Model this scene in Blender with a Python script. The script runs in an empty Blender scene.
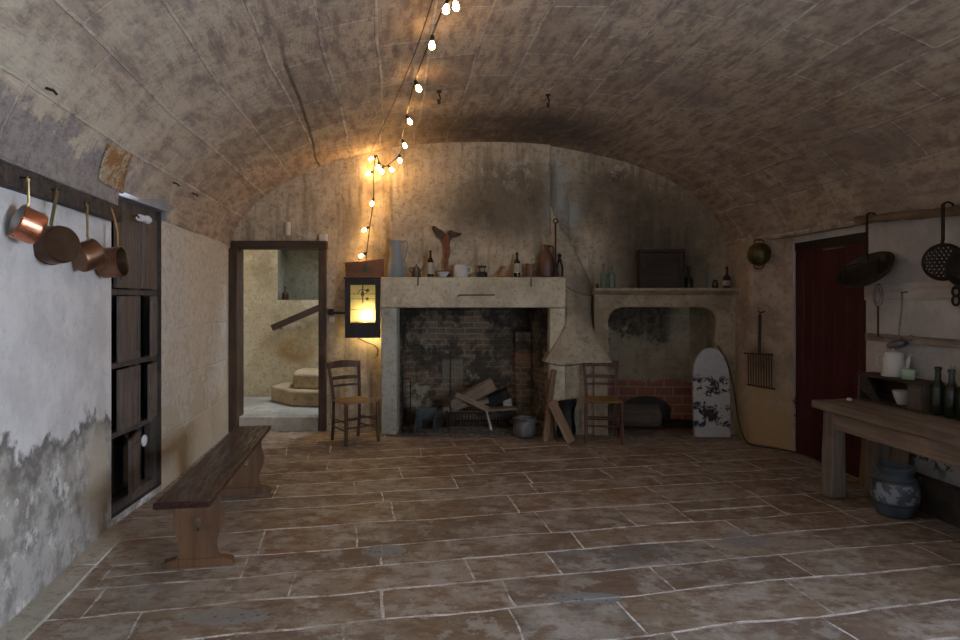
import bpy, bmesh, math, random
from mathutils import Vector, Matrix, noise as mnoise
random.seed(7)
# ------------------------------------------------------------------ tuning
BULB = 85.0; CABB = 130.0; SKY = 34.0; SKYC = (.70,.81,1.0); EXPO = 0.0
C = bpy.context.scene.collection
PI = math.pi
F = 640.0; HZ = 300.0; CH = 1.5          # focal length in pixels, horizon row, eye height

def at(px, py, Y):                         # pixel + real distance -> point of the room
    return Vector(((px-480)/F*Y, Y, CH-(py-HZ)/F*Y))

# ------------------------------------------------------------------ mesh builder
class MB:
    def __init__(s): s.bm = bmesh.new()
    def _add(s, verts, faces):
        vs = [s.bm.verts.new(v) for v in verts]
        out = []
        for f in faces:
            try: out.append(s.bm.faces.new([vs[i] for i in f]))
            except ValueError: pass
        return vs, out
    def box(s, x0, x1, y0, y1, z0, z1, m=None):
        v = [Vector(p) for p in ((x0,y0,z0),(x1,y0,z0),(x1,y1,z0),(x0,y1,z0),(x0,y0,z1),(x1,y0,z1),(x1,y1,z1),(x0,y1,z1))]
        if m is not None: v = [m @ p for p in v]
        s._add(v, [(0,3,2,1),(4,5,6,7),(0,1,5,4),(1,2,6,5),(2,3,7,6),(3,0,4,7)])
        return s
    def bar(s, p0, p1, w, h, up=(0,0,1)):  # box beam from p0 to p1, w sideways, h along up
        p0, p1 = Vector(p0), Vector(p1); d = (p1-p0); L = d.length; d.normalize()
        u = Vector(up); sd = d.cross(u)
        if sd.length < 1e-4: sd = d.cross(Vector((0,1,0)))
        sd.normalize(); u = sd.cross(d).normalized()
        m = Matrix((( d.x,sd.x,u.x,p0.x),(d.y,sd.y,u.y,p0.y),(d.z,sd.z,u.z,p0.z),(0,0,0,1)))
        return s.box(0, L, -w/2, w/2, -h/2, h/2, m)
    def tube(s, pts, r, seg=8, cap=True):
        pts = [Vector(p) for p in pts]; n = len(pts)
        rs = r if isinstance(r, (list, tuple)) else [r]*n
        t0 = (pts[1]-pts[0]).normalized()
        nrm = t0.orthogonal().normalized(); rings = []
        for i in range(n):
            t = (pts[min(i+1,n-1)]-pts[max(i-1,0)])
            if t.length < 1e-9: t = t0
            t.normalize()
            nrm = (nrm - t*nrm.dot(t))
            if nrm.length < 1e-5: nrm = t.orthogonal()
            nrm.normalize(); b = t.cross(nrm)
            rings.append([s.bm.verts.new(pts[i]+(nrm*math.cos(a)+b*math.sin(a))*rs[i]) for a in [2*PI*k/seg for k in range(seg)]])
        for i in range(n-1):
            for k in range(seg):
                s.bm.faces.new((rings[i][k], rings[i][(k+1)%seg], rings[i+1][(k+1)%seg], rings[i+1][k]))
        if cap:
            s.bm.faces.new(rings[0][::-1]); s.bm.faces.new(rings[-1])
        return s
    def lathe(s, prof, seg=24, m=None, cap=True, sx=1, sy=1):
        rings = []
        for r, z in prof:
            if r < 1e-5:
                p = Vector((0,0,z)); rings.append([s.bm.verts.new(m @ p if m is not None else p)])
            else:
                ring = []
                for k in range(seg):
                    a = 2*PI*k/seg; p = Vector((r*math.cos(a)*sx, r*math.sin(a)*sy, z))
                    ring.append(s.bm.verts.new(m @ p if m is not None else p))
                rings.append(ring)
        for a, b in zip(rings, rings[1:]):
            for k in range(seg):
                k2 = (k+1) % seg
                if len(a) == 1 and len(b) == 1: continue
                if len(a) == 1: s.bm.faces.new((a[0], b[k2], b[k]))
                elif len(b) == 1: s.bm.faces.new((a[k], a[k2], b[0]))
                else: s.bm.faces.new((a[k], a[k2], b[k2], b[k]))
        if cap:
            if len(rings[0]) > 1: s.bm.faces.new(rings[0][::-1])
            if len(rings[-1]) > 1: s.bm.faces.new(rings[-1])
        return s
    def prism(s, poly, d0, d1, m=None, axis='y'):   # 2D outline (x,z) extruded along y (or (x,y) along z)
        n = len(poly)
        f = (lambda p, d: Vector((p[0], d, p[1]))) if axis == 'y' else (lambda p, d: Vector((p[0], p[1], d)))
        a = [f(p, d0) for p in poly]; b = [f(p, d1) for p in poly]
        if m is not None: a = [m @ p for p in a]; b = [m @ p for p in b]
        va = [s.bm.verts.new(p) for p in a]; vb = [s.bm.verts.new(p) for p in b]
        s.bm.faces.new(va); s.bm.faces.new(vb[::-1])
        for i in range(n):
            s.bm.faces.new((va[i], vb[i], vb[(i+1)%n], va[(i+1)%n]))
        return s
    def ball(s, c, r, seg=12, sx=1, sy=1, sz=1, m=None):
        mm = Matrix.Translation(Vector(c)) @ Matrix.Diagonal((r*sx, r*sy, r*sz, 1))
        if m is not None: mm = m @ mm
        bmesh.ops.create_uvsphere(s.bm, u_segments=seg, v_segments=max(6, seg*2//3), radius=1, matrix=mm)
        return s
    def quad(s, *p):
        s._add([Vector(q) for q in p], [tuple(range(len(p)))]); return s
    def jitter(s, amt, sc=8.0, seed=0.0):
        for v in s.bm.verts:
            v.co += Vector((mnoise.noise(v.co*sc+Vector((seed,0,0))), mnoise.noise(v.co*sc+Vector((seed,9,0))), mnoise.noise(v.co*sc+Vector((seed,0,17)))))*amt
        return s
    def cut(s, n=1):
        bmesh.ops.subdivide_edges(s.bm, edges=s.bm.edges[:], cuts=n, use_grid_fill=True); return s
    def build(s, name, mat, parent=None, bevel=0, seg=2, ang=35, fix=True):
        if fix: bmesh.ops.recalc_face_normals(s.bm, faces=s.bm.faces[:])
        me = bpy.data.meshes.new(name); s.bm.to_mesh(me); s.bm.free()
        o = bpy.data.objects.new(name, me); C.objects.link(o)
        if mat:
            for m in (mat if isinstance(mat, (list, tuple)) else [mat]): me.materials.append(m)
        for p in me.polygons: p.use_smooth = True
        me.set_sharp_from_angle(angle=math.radians(ang))
        if bevel:
            b = o.modifiers.new('bevel', 'BEVEL'); b.width = bevel; b.segments = seg; b.limit_method = 'ANGLE'; b.angle_limit = math.radians(40)
        if parent is not None: o.parent = parent
        return o

def tag(o, label, cat, group=None):
    o['label'] = label; o['category'] = cat
    if group: o['group'] = group
    return o
def struct(o):
    o['kind'] = 'structure'; return o
def thing(name, label, cat, loc=(0,0,0), rz=0, group=None):
    o = bpy.data.objects.new(name, None); C.objects.link(o); o.empty_display_size = .1
    o.location = loc; o.rotation_euler = (0,0,rz)
    return tag(o, label, cat, group)
def sempty(name, loc=(0,0,0), rz=0):
    o = bpy.data.objects.new(name, None); C.objects.link(o); o.location = loc; o.rotation_euler = (0,0,rz)
    return struct(o)
def copy_tree(o, parent=None):
    c = o.copy(); C.objects.link(c)
    if parent is not None: c.parent = parent
    for ch in list(o.children): copy_tree(ch, c)
    return c
def rot(axis, deg): return Matrix.Rotation(math.radians(deg), 4, axis)
def T(*p): return Matrix.Translation(Vector(p))

# ------------------------------------------------------------------ materials
class NT:
    def __init__(s, name):
        s.m = bpy.data.materials.new(name); s.m.use_nodes = True
        s.t = s.m.node_tree; s.b = s.t.nodes['Principled BSDF']
        s.tc = s.t.nodes.new('ShaderNodeTexCoord'); s.vec = s.tc.outputs['Object']
    def n(s, typ, **kw):
        nd = s.t.nodes.new(typ)
        for k, v in kw.items(): setattr(nd, k, v)
        return nd
    def put(s, sock, v):
        if hasattr(v, 'is_linked') or isinstance(v, bpy.types.NodeSocket): s.t.links.new(v, sock)
        elif isinstance(v, (tuple, list)) and len(v) == 3 and sock.type == 'RGBA': sock.default_value = (*v, 1)
        else: sock.default_value = v
    def noise(s, scale, detail=6, rough=.6, vec=None, dist=0.0):
        nd = s.n('ShaderNodeTexNoise'); nd.inputs['Scale'].default_value = scale
        nd.inputs['Detail'].default_value = detail; nd.inputs['Roughness'].default_value = rough
        nd.inputs['Distortion'].default_value = dist
        s.t.links.new(vec or s.vec, nd.inputs['Vector']); return nd.outputs['Fac']
    def map(s, scale=(1,1,1), loc=(0,0,0), rotz=0, vec=None, rot=None):
        nd = s.n('ShaderNodeMapping'); nd.inputs['Scale'].default_value = scale; nd.inputs['Location'].default_value = loc
        nd.inputs['Rotation'].default_value = rot or (0,0,rotz)
        s.t.links.new(vec or s.vec, nd.inputs['Vector']); return nd.outputs['Vector']
    def ramp(s, v, lo, hi, a=0.0, b=1.0):
        nd = s.n('ShaderNodeMapRange', interpolation_type='SMOOTHSTEP')
        s.put(nd.inputs[0], v); nd.inputs[1].default_value = lo; nd.inputs[2].default_value = hi
        nd.inputs[3].default_value = a; nd.inputs[4].default_value = b; return nd.outputs[0]
    def mix(s, f, a, b, mode='MIX'):
        nd = s.n('ShaderNodeMix', data_type='RGBA', blend_type=mode)
        s.put(nd.inputs[0], f); s.put(nd.inputs[6], a); s.put(nd.inputs[7], b); return nd.outputs[2]
    def math(s, op, a, b=0.0, clamp=False):
        nd = s.n('ShaderNodeMath', operation=op); nd.use_clamp = clamp
        s.put(nd.inputs[0], a); s.put(nd.inputs[1], b); return nd.outputs[0]
    def sep(s, vec=None):
        nd = s.n('ShaderNodeSeparateXYZ'); s.t.links.new(vec or s.vec, nd.inputs[0]); return nd.outputs
    def comb(s, x, y, z=0.0):
        nd = s.n('ShaderNodeCombineXYZ'); s.put(nd.inputs[0], x); s.put(nd.inputs[1], y); s.put(nd.inputs[2], z); return nd.outputs[0]
    def brick(s, vec, w, h, mortar, c1, c2, cm, off=.5, smooth=.1, bias=0.0):
        nd = s.n('ShaderNodeTexBrick'); nd.offset = off
        s.t.links.new(vec, nd.inputs['Vector'])
        for k, v in (('Color1',c1),('Color2',c2),('Mortar',cm)): nd.inputs[k].default_value = (*v,1)
        for k, v in (('Scale',1.0),('Mortar Size',mortar),('Mortar Smooth',smooth),('Bias',bias),('Brick Width',w),('Row Height',h)): nd.inputs[k].default_value = v
        return nd.outputs['Color'], nd.outputs['Fac']
    def vor(s, scale, vec=None, feature='F1', out='Distance'):
        nd = s.n('ShaderNodeTexVoronoi', feature=feature); nd.inputs['Scale'].default_value = scale
        s.t.links.new(vec or s.vec, nd.inputs['Vector']); return nd.outputs[out]
    def warp(s, amt, scale, vec=None):
        nd = s.n('ShaderNodeTexNoise'); nd.inputs['Scale'].default_value = scale; nd.inputs['Detail'].default_value = 3
        v = vec or s.vec
        s.t.links.new(v, nd.inputs['Vector'])
        a = s.n('ShaderNodeVectorMath', operation='SUBTRACT'); s.t.links.new(nd.outputs['Color'], a.inputs[0]); a.inputs[1].default_value = (.5,.5,.5)
        b = s.n('ShaderNodeVectorMath', operation='SCALE'); s.t.links.new(a.outputs[0], b.inputs[0]); b.inputs['Scale'].default_value = amt
        c = s.n('ShaderNodeVectorMath', operation='ADD'); s.t.links.new(v, c.inputs[0]); s.t.links.new(b.outputs[0], c.inputs[1])
        return c.outputs[0]
    def blob(s, c, r):                      # 1 inside an ellipsoid of radii r round c, soft edge
        m = s.map(scale=(1/r[0],1/r[1],1/r[2]), loc=(-c[0]/r[0],-c[1]/r[1],-c[2]/r[2]))
        nd = s.n('ShaderNodeVectorMath', operation='LENGTH'); s.t.links.new(m, nd.inputs[0]); return s.ramp(nd.outputs['Value'], 1.0, 0.35)
    def bump(s, h, strength=.5, dist=.02):
        nd = s.n('ShaderNodeBump'); nd.inputs['Strength'].default_value = strength; nd.inputs['Distance'].default_value = dist
        s.put(nd.inputs['Height'], h); s.t.links.new(nd.outputs[0], s.b.inputs['Normal']); return nd
    def done(s, col, rough=.8, metal=0.0, spec=None):
        s.put(s.b.inputs['Base Color'], col); s.put(s.b.inputs['Roughness'], rough); s.put(s.b.inputs['Metallic'], metal)
        if spec is not None: s.b.inputs['Specular IOR Level'].default_value = spec
        return s.m

def simple(name, c1, c2=None, scale=12, rough=.6, metal=0.0, bump=.15, spec=None, stretch=(1,1,1)):
    t = NT(name); c2 = c2 or tuple(x*.6 for x in c1)
    v = t.map(scale=stretch)
    f = t.noise(scale, vec=v); g = t.noise(scale*5, vec=v)
    col = t.mix(t.ramp(f,.35,.65), c1, c2)
    if bump: t.bump(t.math('ADD', f, t.math('MULTIPLY', g, .5)), bump, .01)
    return t.done(col, t.ramp(g,.3,.7,max(0.05,rough-.08),min(1,rough+.08)), metal, spec)
def wood(name, c1, c2, axis=0, rough=.55, scale=1.0, bump=.3):
    t = NT(name); sc = [22*scale]*3; sc[axis] = 1.6*scale
    v = t.map(scale=tuple(sc)); f = t.noise(1.0, 5, .6, v, .6); g = t.noise(3.2, 4, .6, v); h = t.noise(3.0, 3)
    col = t.mix(t.ramp(f,.3,.7), c1, c2); col = t.mix(t.ramp(g,.55,.75,0,.5), col, tuple(x*.45 for x in c2))
    col = t.mix(t.ramp(h,.45,.7,0,.35), col, tuple(min(1,x*1.5+.01) for x in c1))
    t.bump(t.math('ADD', f, g), bump, .006)
    return t.done(col, t.ramp(g,.3,.7,rough-.1,rough+.12))
def glass(name, col, rough=.08, clear=.6):
    t = NT(name); t.b.inputs['Base Color'].default_value = (*col,1); t.b.inputs['Roughness'].default_value = rough
    tr = t.n('ShaderNodeBsdfTransparent'); tr.inputs[0].default_value = (*[min(1,.35+x*.9) for x in col],1)
    mx = t.n('ShaderNodeMixShader'); mx.inputs[0].default_value = clear
    out = t.t.nodes['Material Output']
    t.t.links.new(t.b.outputs[0], mx.inputs[1]); t.t.links.new(tr.outputs[0], mx.inputs[2]); t.t.links.new(mx.outputs[0], out.inputs[0])
    return t.m
def emit(name, col, st):
    t = NT(name); t.b.inputs['Base Color'].default_value = (*col,1)
    t.b.inputs['Emission Color'].default_value = (*col,1); t.b.inputs['Emission Strength'].default_value = st; return t.m

M = {}
# ---- vault stone, uv = metres along the axis / round the arch
t = NT('vault_stone'); uv = t.tc.outputs['UV']
wv = t.warp(.014, 1.6, uv)
bc, bf = t.brick(wv, .78, .36, .011, (.59,.47,.35), (.41,.325,.25), (.68,.60,.50), off=.42, smooth=.35)
st = t.noise(1.0, 8, .7, t.map(scale=(3.2,13,1), rotz=.35, vec=uv)); big = t.noise(.7, 5, .6, uv); fine = t.noise(19, 8, .78, uv); med = t.noise(3.5, 6, .7, uv)
col = t.mix(t.ramp(st,.44,.60,0,.72), bc, (.235,.18,.155))
col = t.mix(t.ramp(med,.5,.66,0,.65), col, (.64,.56,.43))
col = t.mix(t.ramp(fine,.5,.66,0,.65), col, (.15,.12,.105))
col = t.mix(t.ramp(big,.52,.66,0,.5), col, (.26,.225,.215))
col = t.mix(t.math('MULTIPLY', t.blob((.35,6.7,3.3),(1.8,1.0,.7)), t.ramp(med,.25,.6,.35,.8)), col, (.07,.058,.05))
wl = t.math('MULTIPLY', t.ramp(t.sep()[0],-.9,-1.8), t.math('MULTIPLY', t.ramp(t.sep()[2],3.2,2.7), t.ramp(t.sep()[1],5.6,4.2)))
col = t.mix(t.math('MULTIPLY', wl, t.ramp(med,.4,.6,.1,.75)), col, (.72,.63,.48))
gp = t.math('MULTIPLY', t.ramp(t.math('ADD', t.sep()[2], t.math('MULTIPLY', t.math('SUBTRACT', med,.5), .9)), 2.42, 2.34), t.math('MULTIPLY', t.ramp(t.sep()[1],4.7,4.1), t.ramp(t.sep()[0],-1.6,-1.9)))
col = t.mix(t.math('MULTIPLY', gp, .8), col, t.mix(t.ramp(fine,.45,.6), (.36,.32,.31), (.22,.19,.185)))
t.bump(t.math('ADD', t.math('MULTIPLY', bf, -.6), t.math('ADD', t.math('MULTIPLY', st,.9), t.math('MULTIPLY', fine,.8))), .8, .03)
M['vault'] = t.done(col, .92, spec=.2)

def plaster(name, base, light, dark, soot=None, sootc=(.05,.042,.035), extra=None, bumpk=.5, seed=0.0):
    t = NT(name); v0 = t.map(loc=(seed,seed*.7,seed*.3))
    big = t.noise(1.1, 5, .6, v0); med = t.noise(4.2, 7, .68, v0); fine = t.noise(22, 8, .75, v0)
    col = t.mix(t.ramp(med,.36,.62), base, light)
    col = t.mix(t.ramp(big,.5,.64,0,.7), col, dark)
    col = t.mix(t.ramp(t.noise(5,9,.82,v0),.54,.66,0,.5), col, tuple(x*.8 for x in dark))
    col = t.mix(t.ramp(fine,.5,.64,0,.6), col, tuple(x*.75 for x in dark))
    pat = t.ramp(t.noise(2.3, 9, .72, v0),.6,.66,0,.6)
    col = t.mix(pat, col, tuple(min(1,x*1.1+.02) for x in light))
    for c, r, k in (soot or []):
        m = t.math('MULTIPLY', t.blob(c, r), t.ramp(med,.25,.58,.35*k,k)); col = t.mix(m, col, sootc)
    if extra: col = extra(t, col, med, fine, big)
    t.bump(t.math('ADD', t.math('MULTIPLY', med, .9), t.math('ADD', t.math('MULTIPLY', fine, .45), t.math('MULTIPLY', pat, .5))), bumpk, .025)
    return t.done(col, .93, spec=.15)

def back_extra(t, col, med, fine, big):
    z = t.sep()[2]
    lime = t.math('MULTIPLY', t.ramp(t.noise(7,8,.75),.5,.6), t.ramp(z,2.65,3.0))
    col = t.mix(t.math('MULTIPLY', lime,.75), col, (.60,.56,.46))
    bl = t.math('MULTIPLY', t.blob((.95,7.35,2.55),(.28,.5,.75)), t.ramp(med,.35,.55))
    col = t.mix(t.math('MULTIPLY',bl,.7), col, (.42,.47,.45))
    drip = t.ramp(t.noise(1.0,6,.65,t.map(scale=(9,9,1.1))),.48,.66,0,.7)
    col = t.mix(drip, col, (.21,.175,.125))
    return col
M['back'] = plaster('tan_lime_plaster', (.47,.385,.265), (.61,.52,.375), (.245,.195,.135),
    soot=[((.35,7.3,2.62),(1.0,.8,.62),.75),((2.0,7.35,1.95),(.85,.6,.85),.8),((2.35,7.35,2.35),(1.0,.6,.8),.65),((1.55,7.35,2.65),(.7,.6,.55),.75)], sootc=(.085,.07,.05), extra=back_extra)
def stone_extra(t, col, med, fine, big):
    return col
M['mantel_stone'] = plaster('dressed_limestone', (.60,.53,.37), (.70,.63,.47), (.42,.35,.235), soot=[((.55,7.1,1.62),(.45,.5,.2),.45),((.8,7.1,.75),(.2,.5,.7),.3)], sootc=(.12,.095,.06), bumpk=.35, seed=3)
M['pier_stone'] = plaster('grey_limestone', (.42,.41,.34), (.50,.49,.41), (.27,.25,.20), bumpk=.35, seed=5)
M['surround2'] = plaster('sooty_limestone', (.38,.31,.21), (.48,.40,.28), (.21,.165,.11), soot=[((1.95,7.05,1.5),(.85,.6,.26),1.0),((1.6,7.05,1.55),(.3,.6,.15),.7)], sootc=(.07,.045,.025), bumpk=.35, seed=8)
M['hood'] = plaster('hood_plaster', (.42,.355,.25), (.53,.46,.335), (.23,.19,.135), soot=[((1.2,7.1,1.5),(.25,.6,.5),.4)], seed=11)
def stair_extra(t, col, med, fine, big):
    m = t.math('MULTIPLY', t.blob((-2.55,8.8,.8),(.4,.5,.25)), t.ramp(med,.3,.5)); return t.mix(m, col, (.38,.25,.11))
M['stairwell'] = plaster('stairwell_plaster', (.56,.47,.31), (.66,.57,.41), (.36,.29,.18), extra=stair_extra, seed=14)
M['niche'] = plaster('niche_stone', (.17,.165,.125), (.23,.22,.17), (.09,.085,.065), seed=15)
M['step'] = plaster('step_stone', (.42,.31,.18), (.52,.41,.26), (.24,.17,.10), seed=17)
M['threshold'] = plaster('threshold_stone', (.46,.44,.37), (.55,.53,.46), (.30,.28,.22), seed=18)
# left wall: limewash over rubble, peeled low down
t = NT('peeling_limewash'); z = t.sep()[2]; y = t.sep()[1]
med = t.noise(3.5,7,.68); fine = t.noise(20,8,.75); big = t.noise(1.0,4,.55)
wash = t.mix(t.ramp(med,.35,.65), (.72,.70,.67), (.58,.565,.54)); wash = t.mix(t.ramp(fine,.52,.72,0,.4), wash, (.34,.32,.29))
rub = t.mix(t.ramp(t.noise(6,8,.7),.4,.6), (.49,.47,.43), (.27,.25,.22)); rub = t.mix(t.ramp(big,.5,.6), rub, (.50,.46,.38))
rub = t.mix(t.ramp(t.noise(5,9,.75),.55,.62), rub, (.66,.645,.61))
edge = t.math('ADD', z, t.math('MULTIPLY', t.math('SUBTRACT', t.noise(2.2,6,.62), .5), 1.0))
low = t.ramp(edge,.80,.72)
rim = t.math('MULTIPLY', t.ramp(edge,.62,.74), low)  # shading of the cracked peel edge, put into the colour
col = t.mix(low, wash, rub); col = t.mix(t.math('MULTIPLY', rim, .85), col, (.15,.135,.125))
col = t.mix(t.math('MULTIPLY', t.blob((-2.4,4.02,.42),(.4,.26,.42)), .9), col, (.50,.44,.34))
col = t.mix(t.math('MULTIPLY', t.ramp(t.noise(1.5,8,.7,t.map(loc=(4,2,1))),.62,.66), low), col, (.23,.22,.20))
t.bump(t.math('ADD', t.math('MULTIPLY', low, -.8), t.math('ADD', med, t.math('MULTIPLY', fine, .5))), .6, .025)
M['limewash'] = t.done(col, .92, spec=.15)
# left wall beyond the window: pale stone blocks under scraped plaster
t = NT('scraped_ashlar'); v = t.sep(); bv = t.comb(v[1], v[2]); bv = t.warp(.06,1.6,bv)
bc, bf = t.brick(bv, .62, .42, .012, (.54,.48,.37), (.44,.385,.29), (.50,.46,.39), smooth=.9)
med = t.noise(3.2,8,.7); fine = t.noise(18,8,.75); big = t.noise(.9,4,.5)
pl = t.mix(t.ramp(fine,.4,.65), (.62,.585,.52), (.43,.40,.345))
up = t.ramp(t.math('ADD', v[2], t.math('MULTIPLY', t.math('SUBTRACT', med,.5), 4.5)), .55, .8)
col = t.mix(t.math('MULTIPLY', up, .8), bc, pl)
col = t.mix(t.ramp(fine,.55,.75,0,.45), col, (.24,.21,.16)); col = t.mix(t.ramp(big,.55,.7,0,.4), col, (.36,.30,.22))
t.bump(t.math('ADD', t.math('MULTIPLY', bf, -.3), t.math('ADD', med, t.math('MULTIPLY', fine,.5))), .6, .025)
M['ashlar'] = t.done(col, .92, spec=.15)
# right wall
t = NT('grey_limewash'); med = t.noise(3.0,7,.65); fine = t.noise(18,8,.7); z = t.sep()[2]
col = t.mix(t.ramp(med,.35,.65), (.57,.555,.545), (.43,.42,.41)); col = t.mix(t.ramp(fine,.52,.75,0,.45), col, (.26,.245,.225))
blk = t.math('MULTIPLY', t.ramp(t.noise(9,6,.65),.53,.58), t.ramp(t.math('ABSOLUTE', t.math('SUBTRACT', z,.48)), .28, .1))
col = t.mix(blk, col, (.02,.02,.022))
t.bump(t.math('ADD', med, t.math('MULTIPLY', fine,.5)), .5, .02)
M['greywash'] = t.done(col, .92, spec=.15)
def pink_extra(t, col, med, fine, big):
    z = t.sep()[2]; w = t.math('ADD', z, t.math('MULTIPLY', t.math('SUBTRACT', med,.5),1.6))
    return t.mix(t.ramp(w,.95,.25,0,.9), col, (.44,.33,.175))
M['pinkplaster'] = plaster('pinkish_plaster', (.46,.36,.285), (.53,.43,.34), (.27,.21,.16), soot=[((2.85,6.6,.85),(.25,.3,.3),.8)], sootc=(.12,.08,.05), extra=pink_extra, seed=21)
# flagstones
t = NT('worn_flagstone'); PV = t.vor(26); at_ = t.n('ShaderNodeAttribute', attribute_name='tone'); tone = at_.outputs['Color']
med = t.noise(1.9,9,.70); fine = t.noise(30,8,.78); big = t.noise(.8,5,.6); m2 = t.noise(7,8,.72,t.map(scale=(1,1.8,1),rotz=.2))
col = t.mix(t.ramp(med,.45,.58,0,.75), tone, (.42,.365,.305))
col = t.mix(t.ramp(m2,.46,.62,0,.8), col, (.185,.115,.07))
col = t.mix(t.ramp(fine,.5,.66,0,.55), col, (.15,.11,.085))
col = t.mix(t.ramp(t.noise(5.5,9,.75,t.map(loc=(3,1,0))),.52,.58,0,.6), col, (.50,.465,.43))
pm = t.math('MAXIMUM', t.math('MAXIMUM', t.blob((-1.2,3.03,0),(.30,.10,.3)), t.blob((.53,3.22,0),(.26,.09,.3))), t.math('MAXIMUM', t.blob((1.66,3.99,0),(.22,.12,.3)), t.blob((-.58,3.83,0),(.2,.14,.3))))
col = t.mix(t.math('MULTIPLY', t.ramp(t.math('ADD',pm,t.math('MULTIPLY',t.math('SUBTRACT',med,.5),1.2)),.35,.45), .9), col, t.mix(t.ramp(PV,.1,.35), (.07,.072,.075), (.27,.275,.28)))
col = t.mix(t.ramp(big,.52,.66,0,.35), col, (.25,.19,.14))
t.bump(t.math('ADD', t.math('MULTIPLY', m2,1.0), t.math('ADD', med, t.math('MULTIPLY', fine,.5))), .5, .02)
M['flag'] = t.done(col, t.ramp(m2,.35,.65,.36,.62), spec=.45)
M['mortar'] = plaster('floor_mortar', (.24,.195,.155), (.46,.44,.42), (.15,.115,.09), seed=24)
# fire brick
def firebrick(name, red_lo=None, soot=.8, band=None):
    t = NT(name); v = t.sep(); w = t.warp(.02,5,t.comb(t.math('ADD', v[0], v[1]), v[2]))
    bc, bf = t.brick(w, .23, .068, .011, (.27,.175,.11), (.165,.12,.08), (.31,.275,.20), smooth=.4)
    med = t.noise(3.0,7,.7); fine = t.noise(16,8,.75); big = t.noise(1.6,5,.6)
    col = t.mix(t.ramp(fine,.45,.7,0,.6), bc, (.40,.345,.245))
    col = t.mix(t.ramp(med,.42,.56,0,soot), col, (.045,.04,.033))
    col = t.mix(t.ramp(t.noise(2.2,8,.7,t.map(loc=(2,5,1))),.56,.64,0,.8), col, (.46,.42,.31))
    return t, v, col, bf, med, fine
t, v, col, bf, med, fine = firebrick('sooted_firebrick')
col = t.mix(t.math('MULTIPLY', t.ramp(t.math('ADD',v[2],t.math('MULTIPLY',t.math('SUBTRACT',med,.5),1.5)),1.05,1.35), .75), col, (.03,.027,.02))     # smoke crust left by the fires
rb = t.math('MULTIPLY', t.ramp(t.math('ABSOLUTE', t.math('SUBTRACT', v[2], .80)), .07,.04), t.ramp(t.math('ABSOLUTE', t.math('SUBTRACT', v[0],.52)), .16,.1))
col = t.mix(t.math('MULTIPLY', rb,t.ramp(bf,.6,.1,0,.8)), col, (.42,.17,.10))
pb = t.math('MULTIPLY', t.ramp(t.math('ABSOLUTE', t.math('SUBTRACT', v[0], -.335)), .135,.12), t.ramp(t.math('ABSOLUTE', t.math('SUBTRACT', v[2], .44)), .36,.3))
col = t.mix(t.math('MULTIPLY', pb, t.ramp(med,.38,.56,.05,.6)), col, (.33,.31,.24))
t.bump(t.math('ADD', t.math('MULTIPLY', bf,-1.0), t.math('ADD', med, t.math('MULTIPLY', fine,.7))), .7, .02)
M['firebrick'] = t.done(col, .9, spec=.2)
t = NT('oven_back'); v = t.sep(); w = t.warp(.02,4,t.comb(t.math('ADD', v[0], v[1]), v[2]))
bc, bf = t.brick(w, .22, .11, .012, (.38,.15,.10), (.29,.125,.09), (.40,.30,.22), smooth=.4)
med = t.noise(3.2,7,.7); fine = t.noise(17,8,.75)
pl = t.mix(t.ramp(med,.4,.6), (.34,.29,.20), (.44,.38,.27)); pl = t.mix(t.ramp(fine,.5,.66,0,.6), pl, (.20,.165,.115))
col = t.mix(t.ramp(t.math('ADD', v[2], t.math('MULTIPLY', t.math('SUBTRACT', med,.5),.35)), .55,.50), pl, bc)
sz = t.math('ADD', v[2], t.math('MULTIPLY', t.math('SUBTRACT', t.noise(3.0,8,.68,t.map(loc=(1,1,0))), .5), 1.3))
col = t.mix(t.math('MULTIPLY', t.ramp(sz,1.02,1.12), t.ramp(v[0],2.4,2.25,0,.92)), col, t.mix(t.ramp(fine,.4,.62), (.05,.047,.038), (.19,.165,.125)))
col = t.mix(t.math('MULTIPLY', t.blob((2.2,7.75,1.0),(.35,.8,.25)), t.ramp(t.noise(5,8,.7,t.map(loc=(5,1,0))),.5,.55)), col, (.02,.018,.015))
col = t.mix(t.math('MULTIPLY', t.blob((2.62,7.5,1.2),(.3,.5,.4)), .7), col, (.24,.115,.045))
t.bump(t.math('ADD', t.math('MULTIPLY', bf,-.5), t.math('ADD', med, t.math('MULTIPLY', fine,.6))), .6, .02)
M['oven'] = t.done(col, .9, spec=.2)
# painted panel with black flaking
t = NT('flaking_white_panel'); n1 = t.noise(5.2,5,.66,t.map(loc=(2.3,0,.4))); n2 = t.noise(24,6,.7); z = t.sep()[2]
col = t.mix(t.ramp(n2,.45,.65,0,.5), (.50,.52,.53), (.36,.37,.36))
bl = t.math('MULTIPLY', t.ramp(n1,.52,.55), t.math('MULTIPLY', t.ramp(z,.06,.14), t.ramp(z,.72,.6)))
col = t.mix(t.math('MULTIPLY', bl, t.ramp(n2,.35,.5)), col, (.015,.016,.018))
t.bump(n2,.3,.01); M['panel'] = t.done(col,.7)
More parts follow.
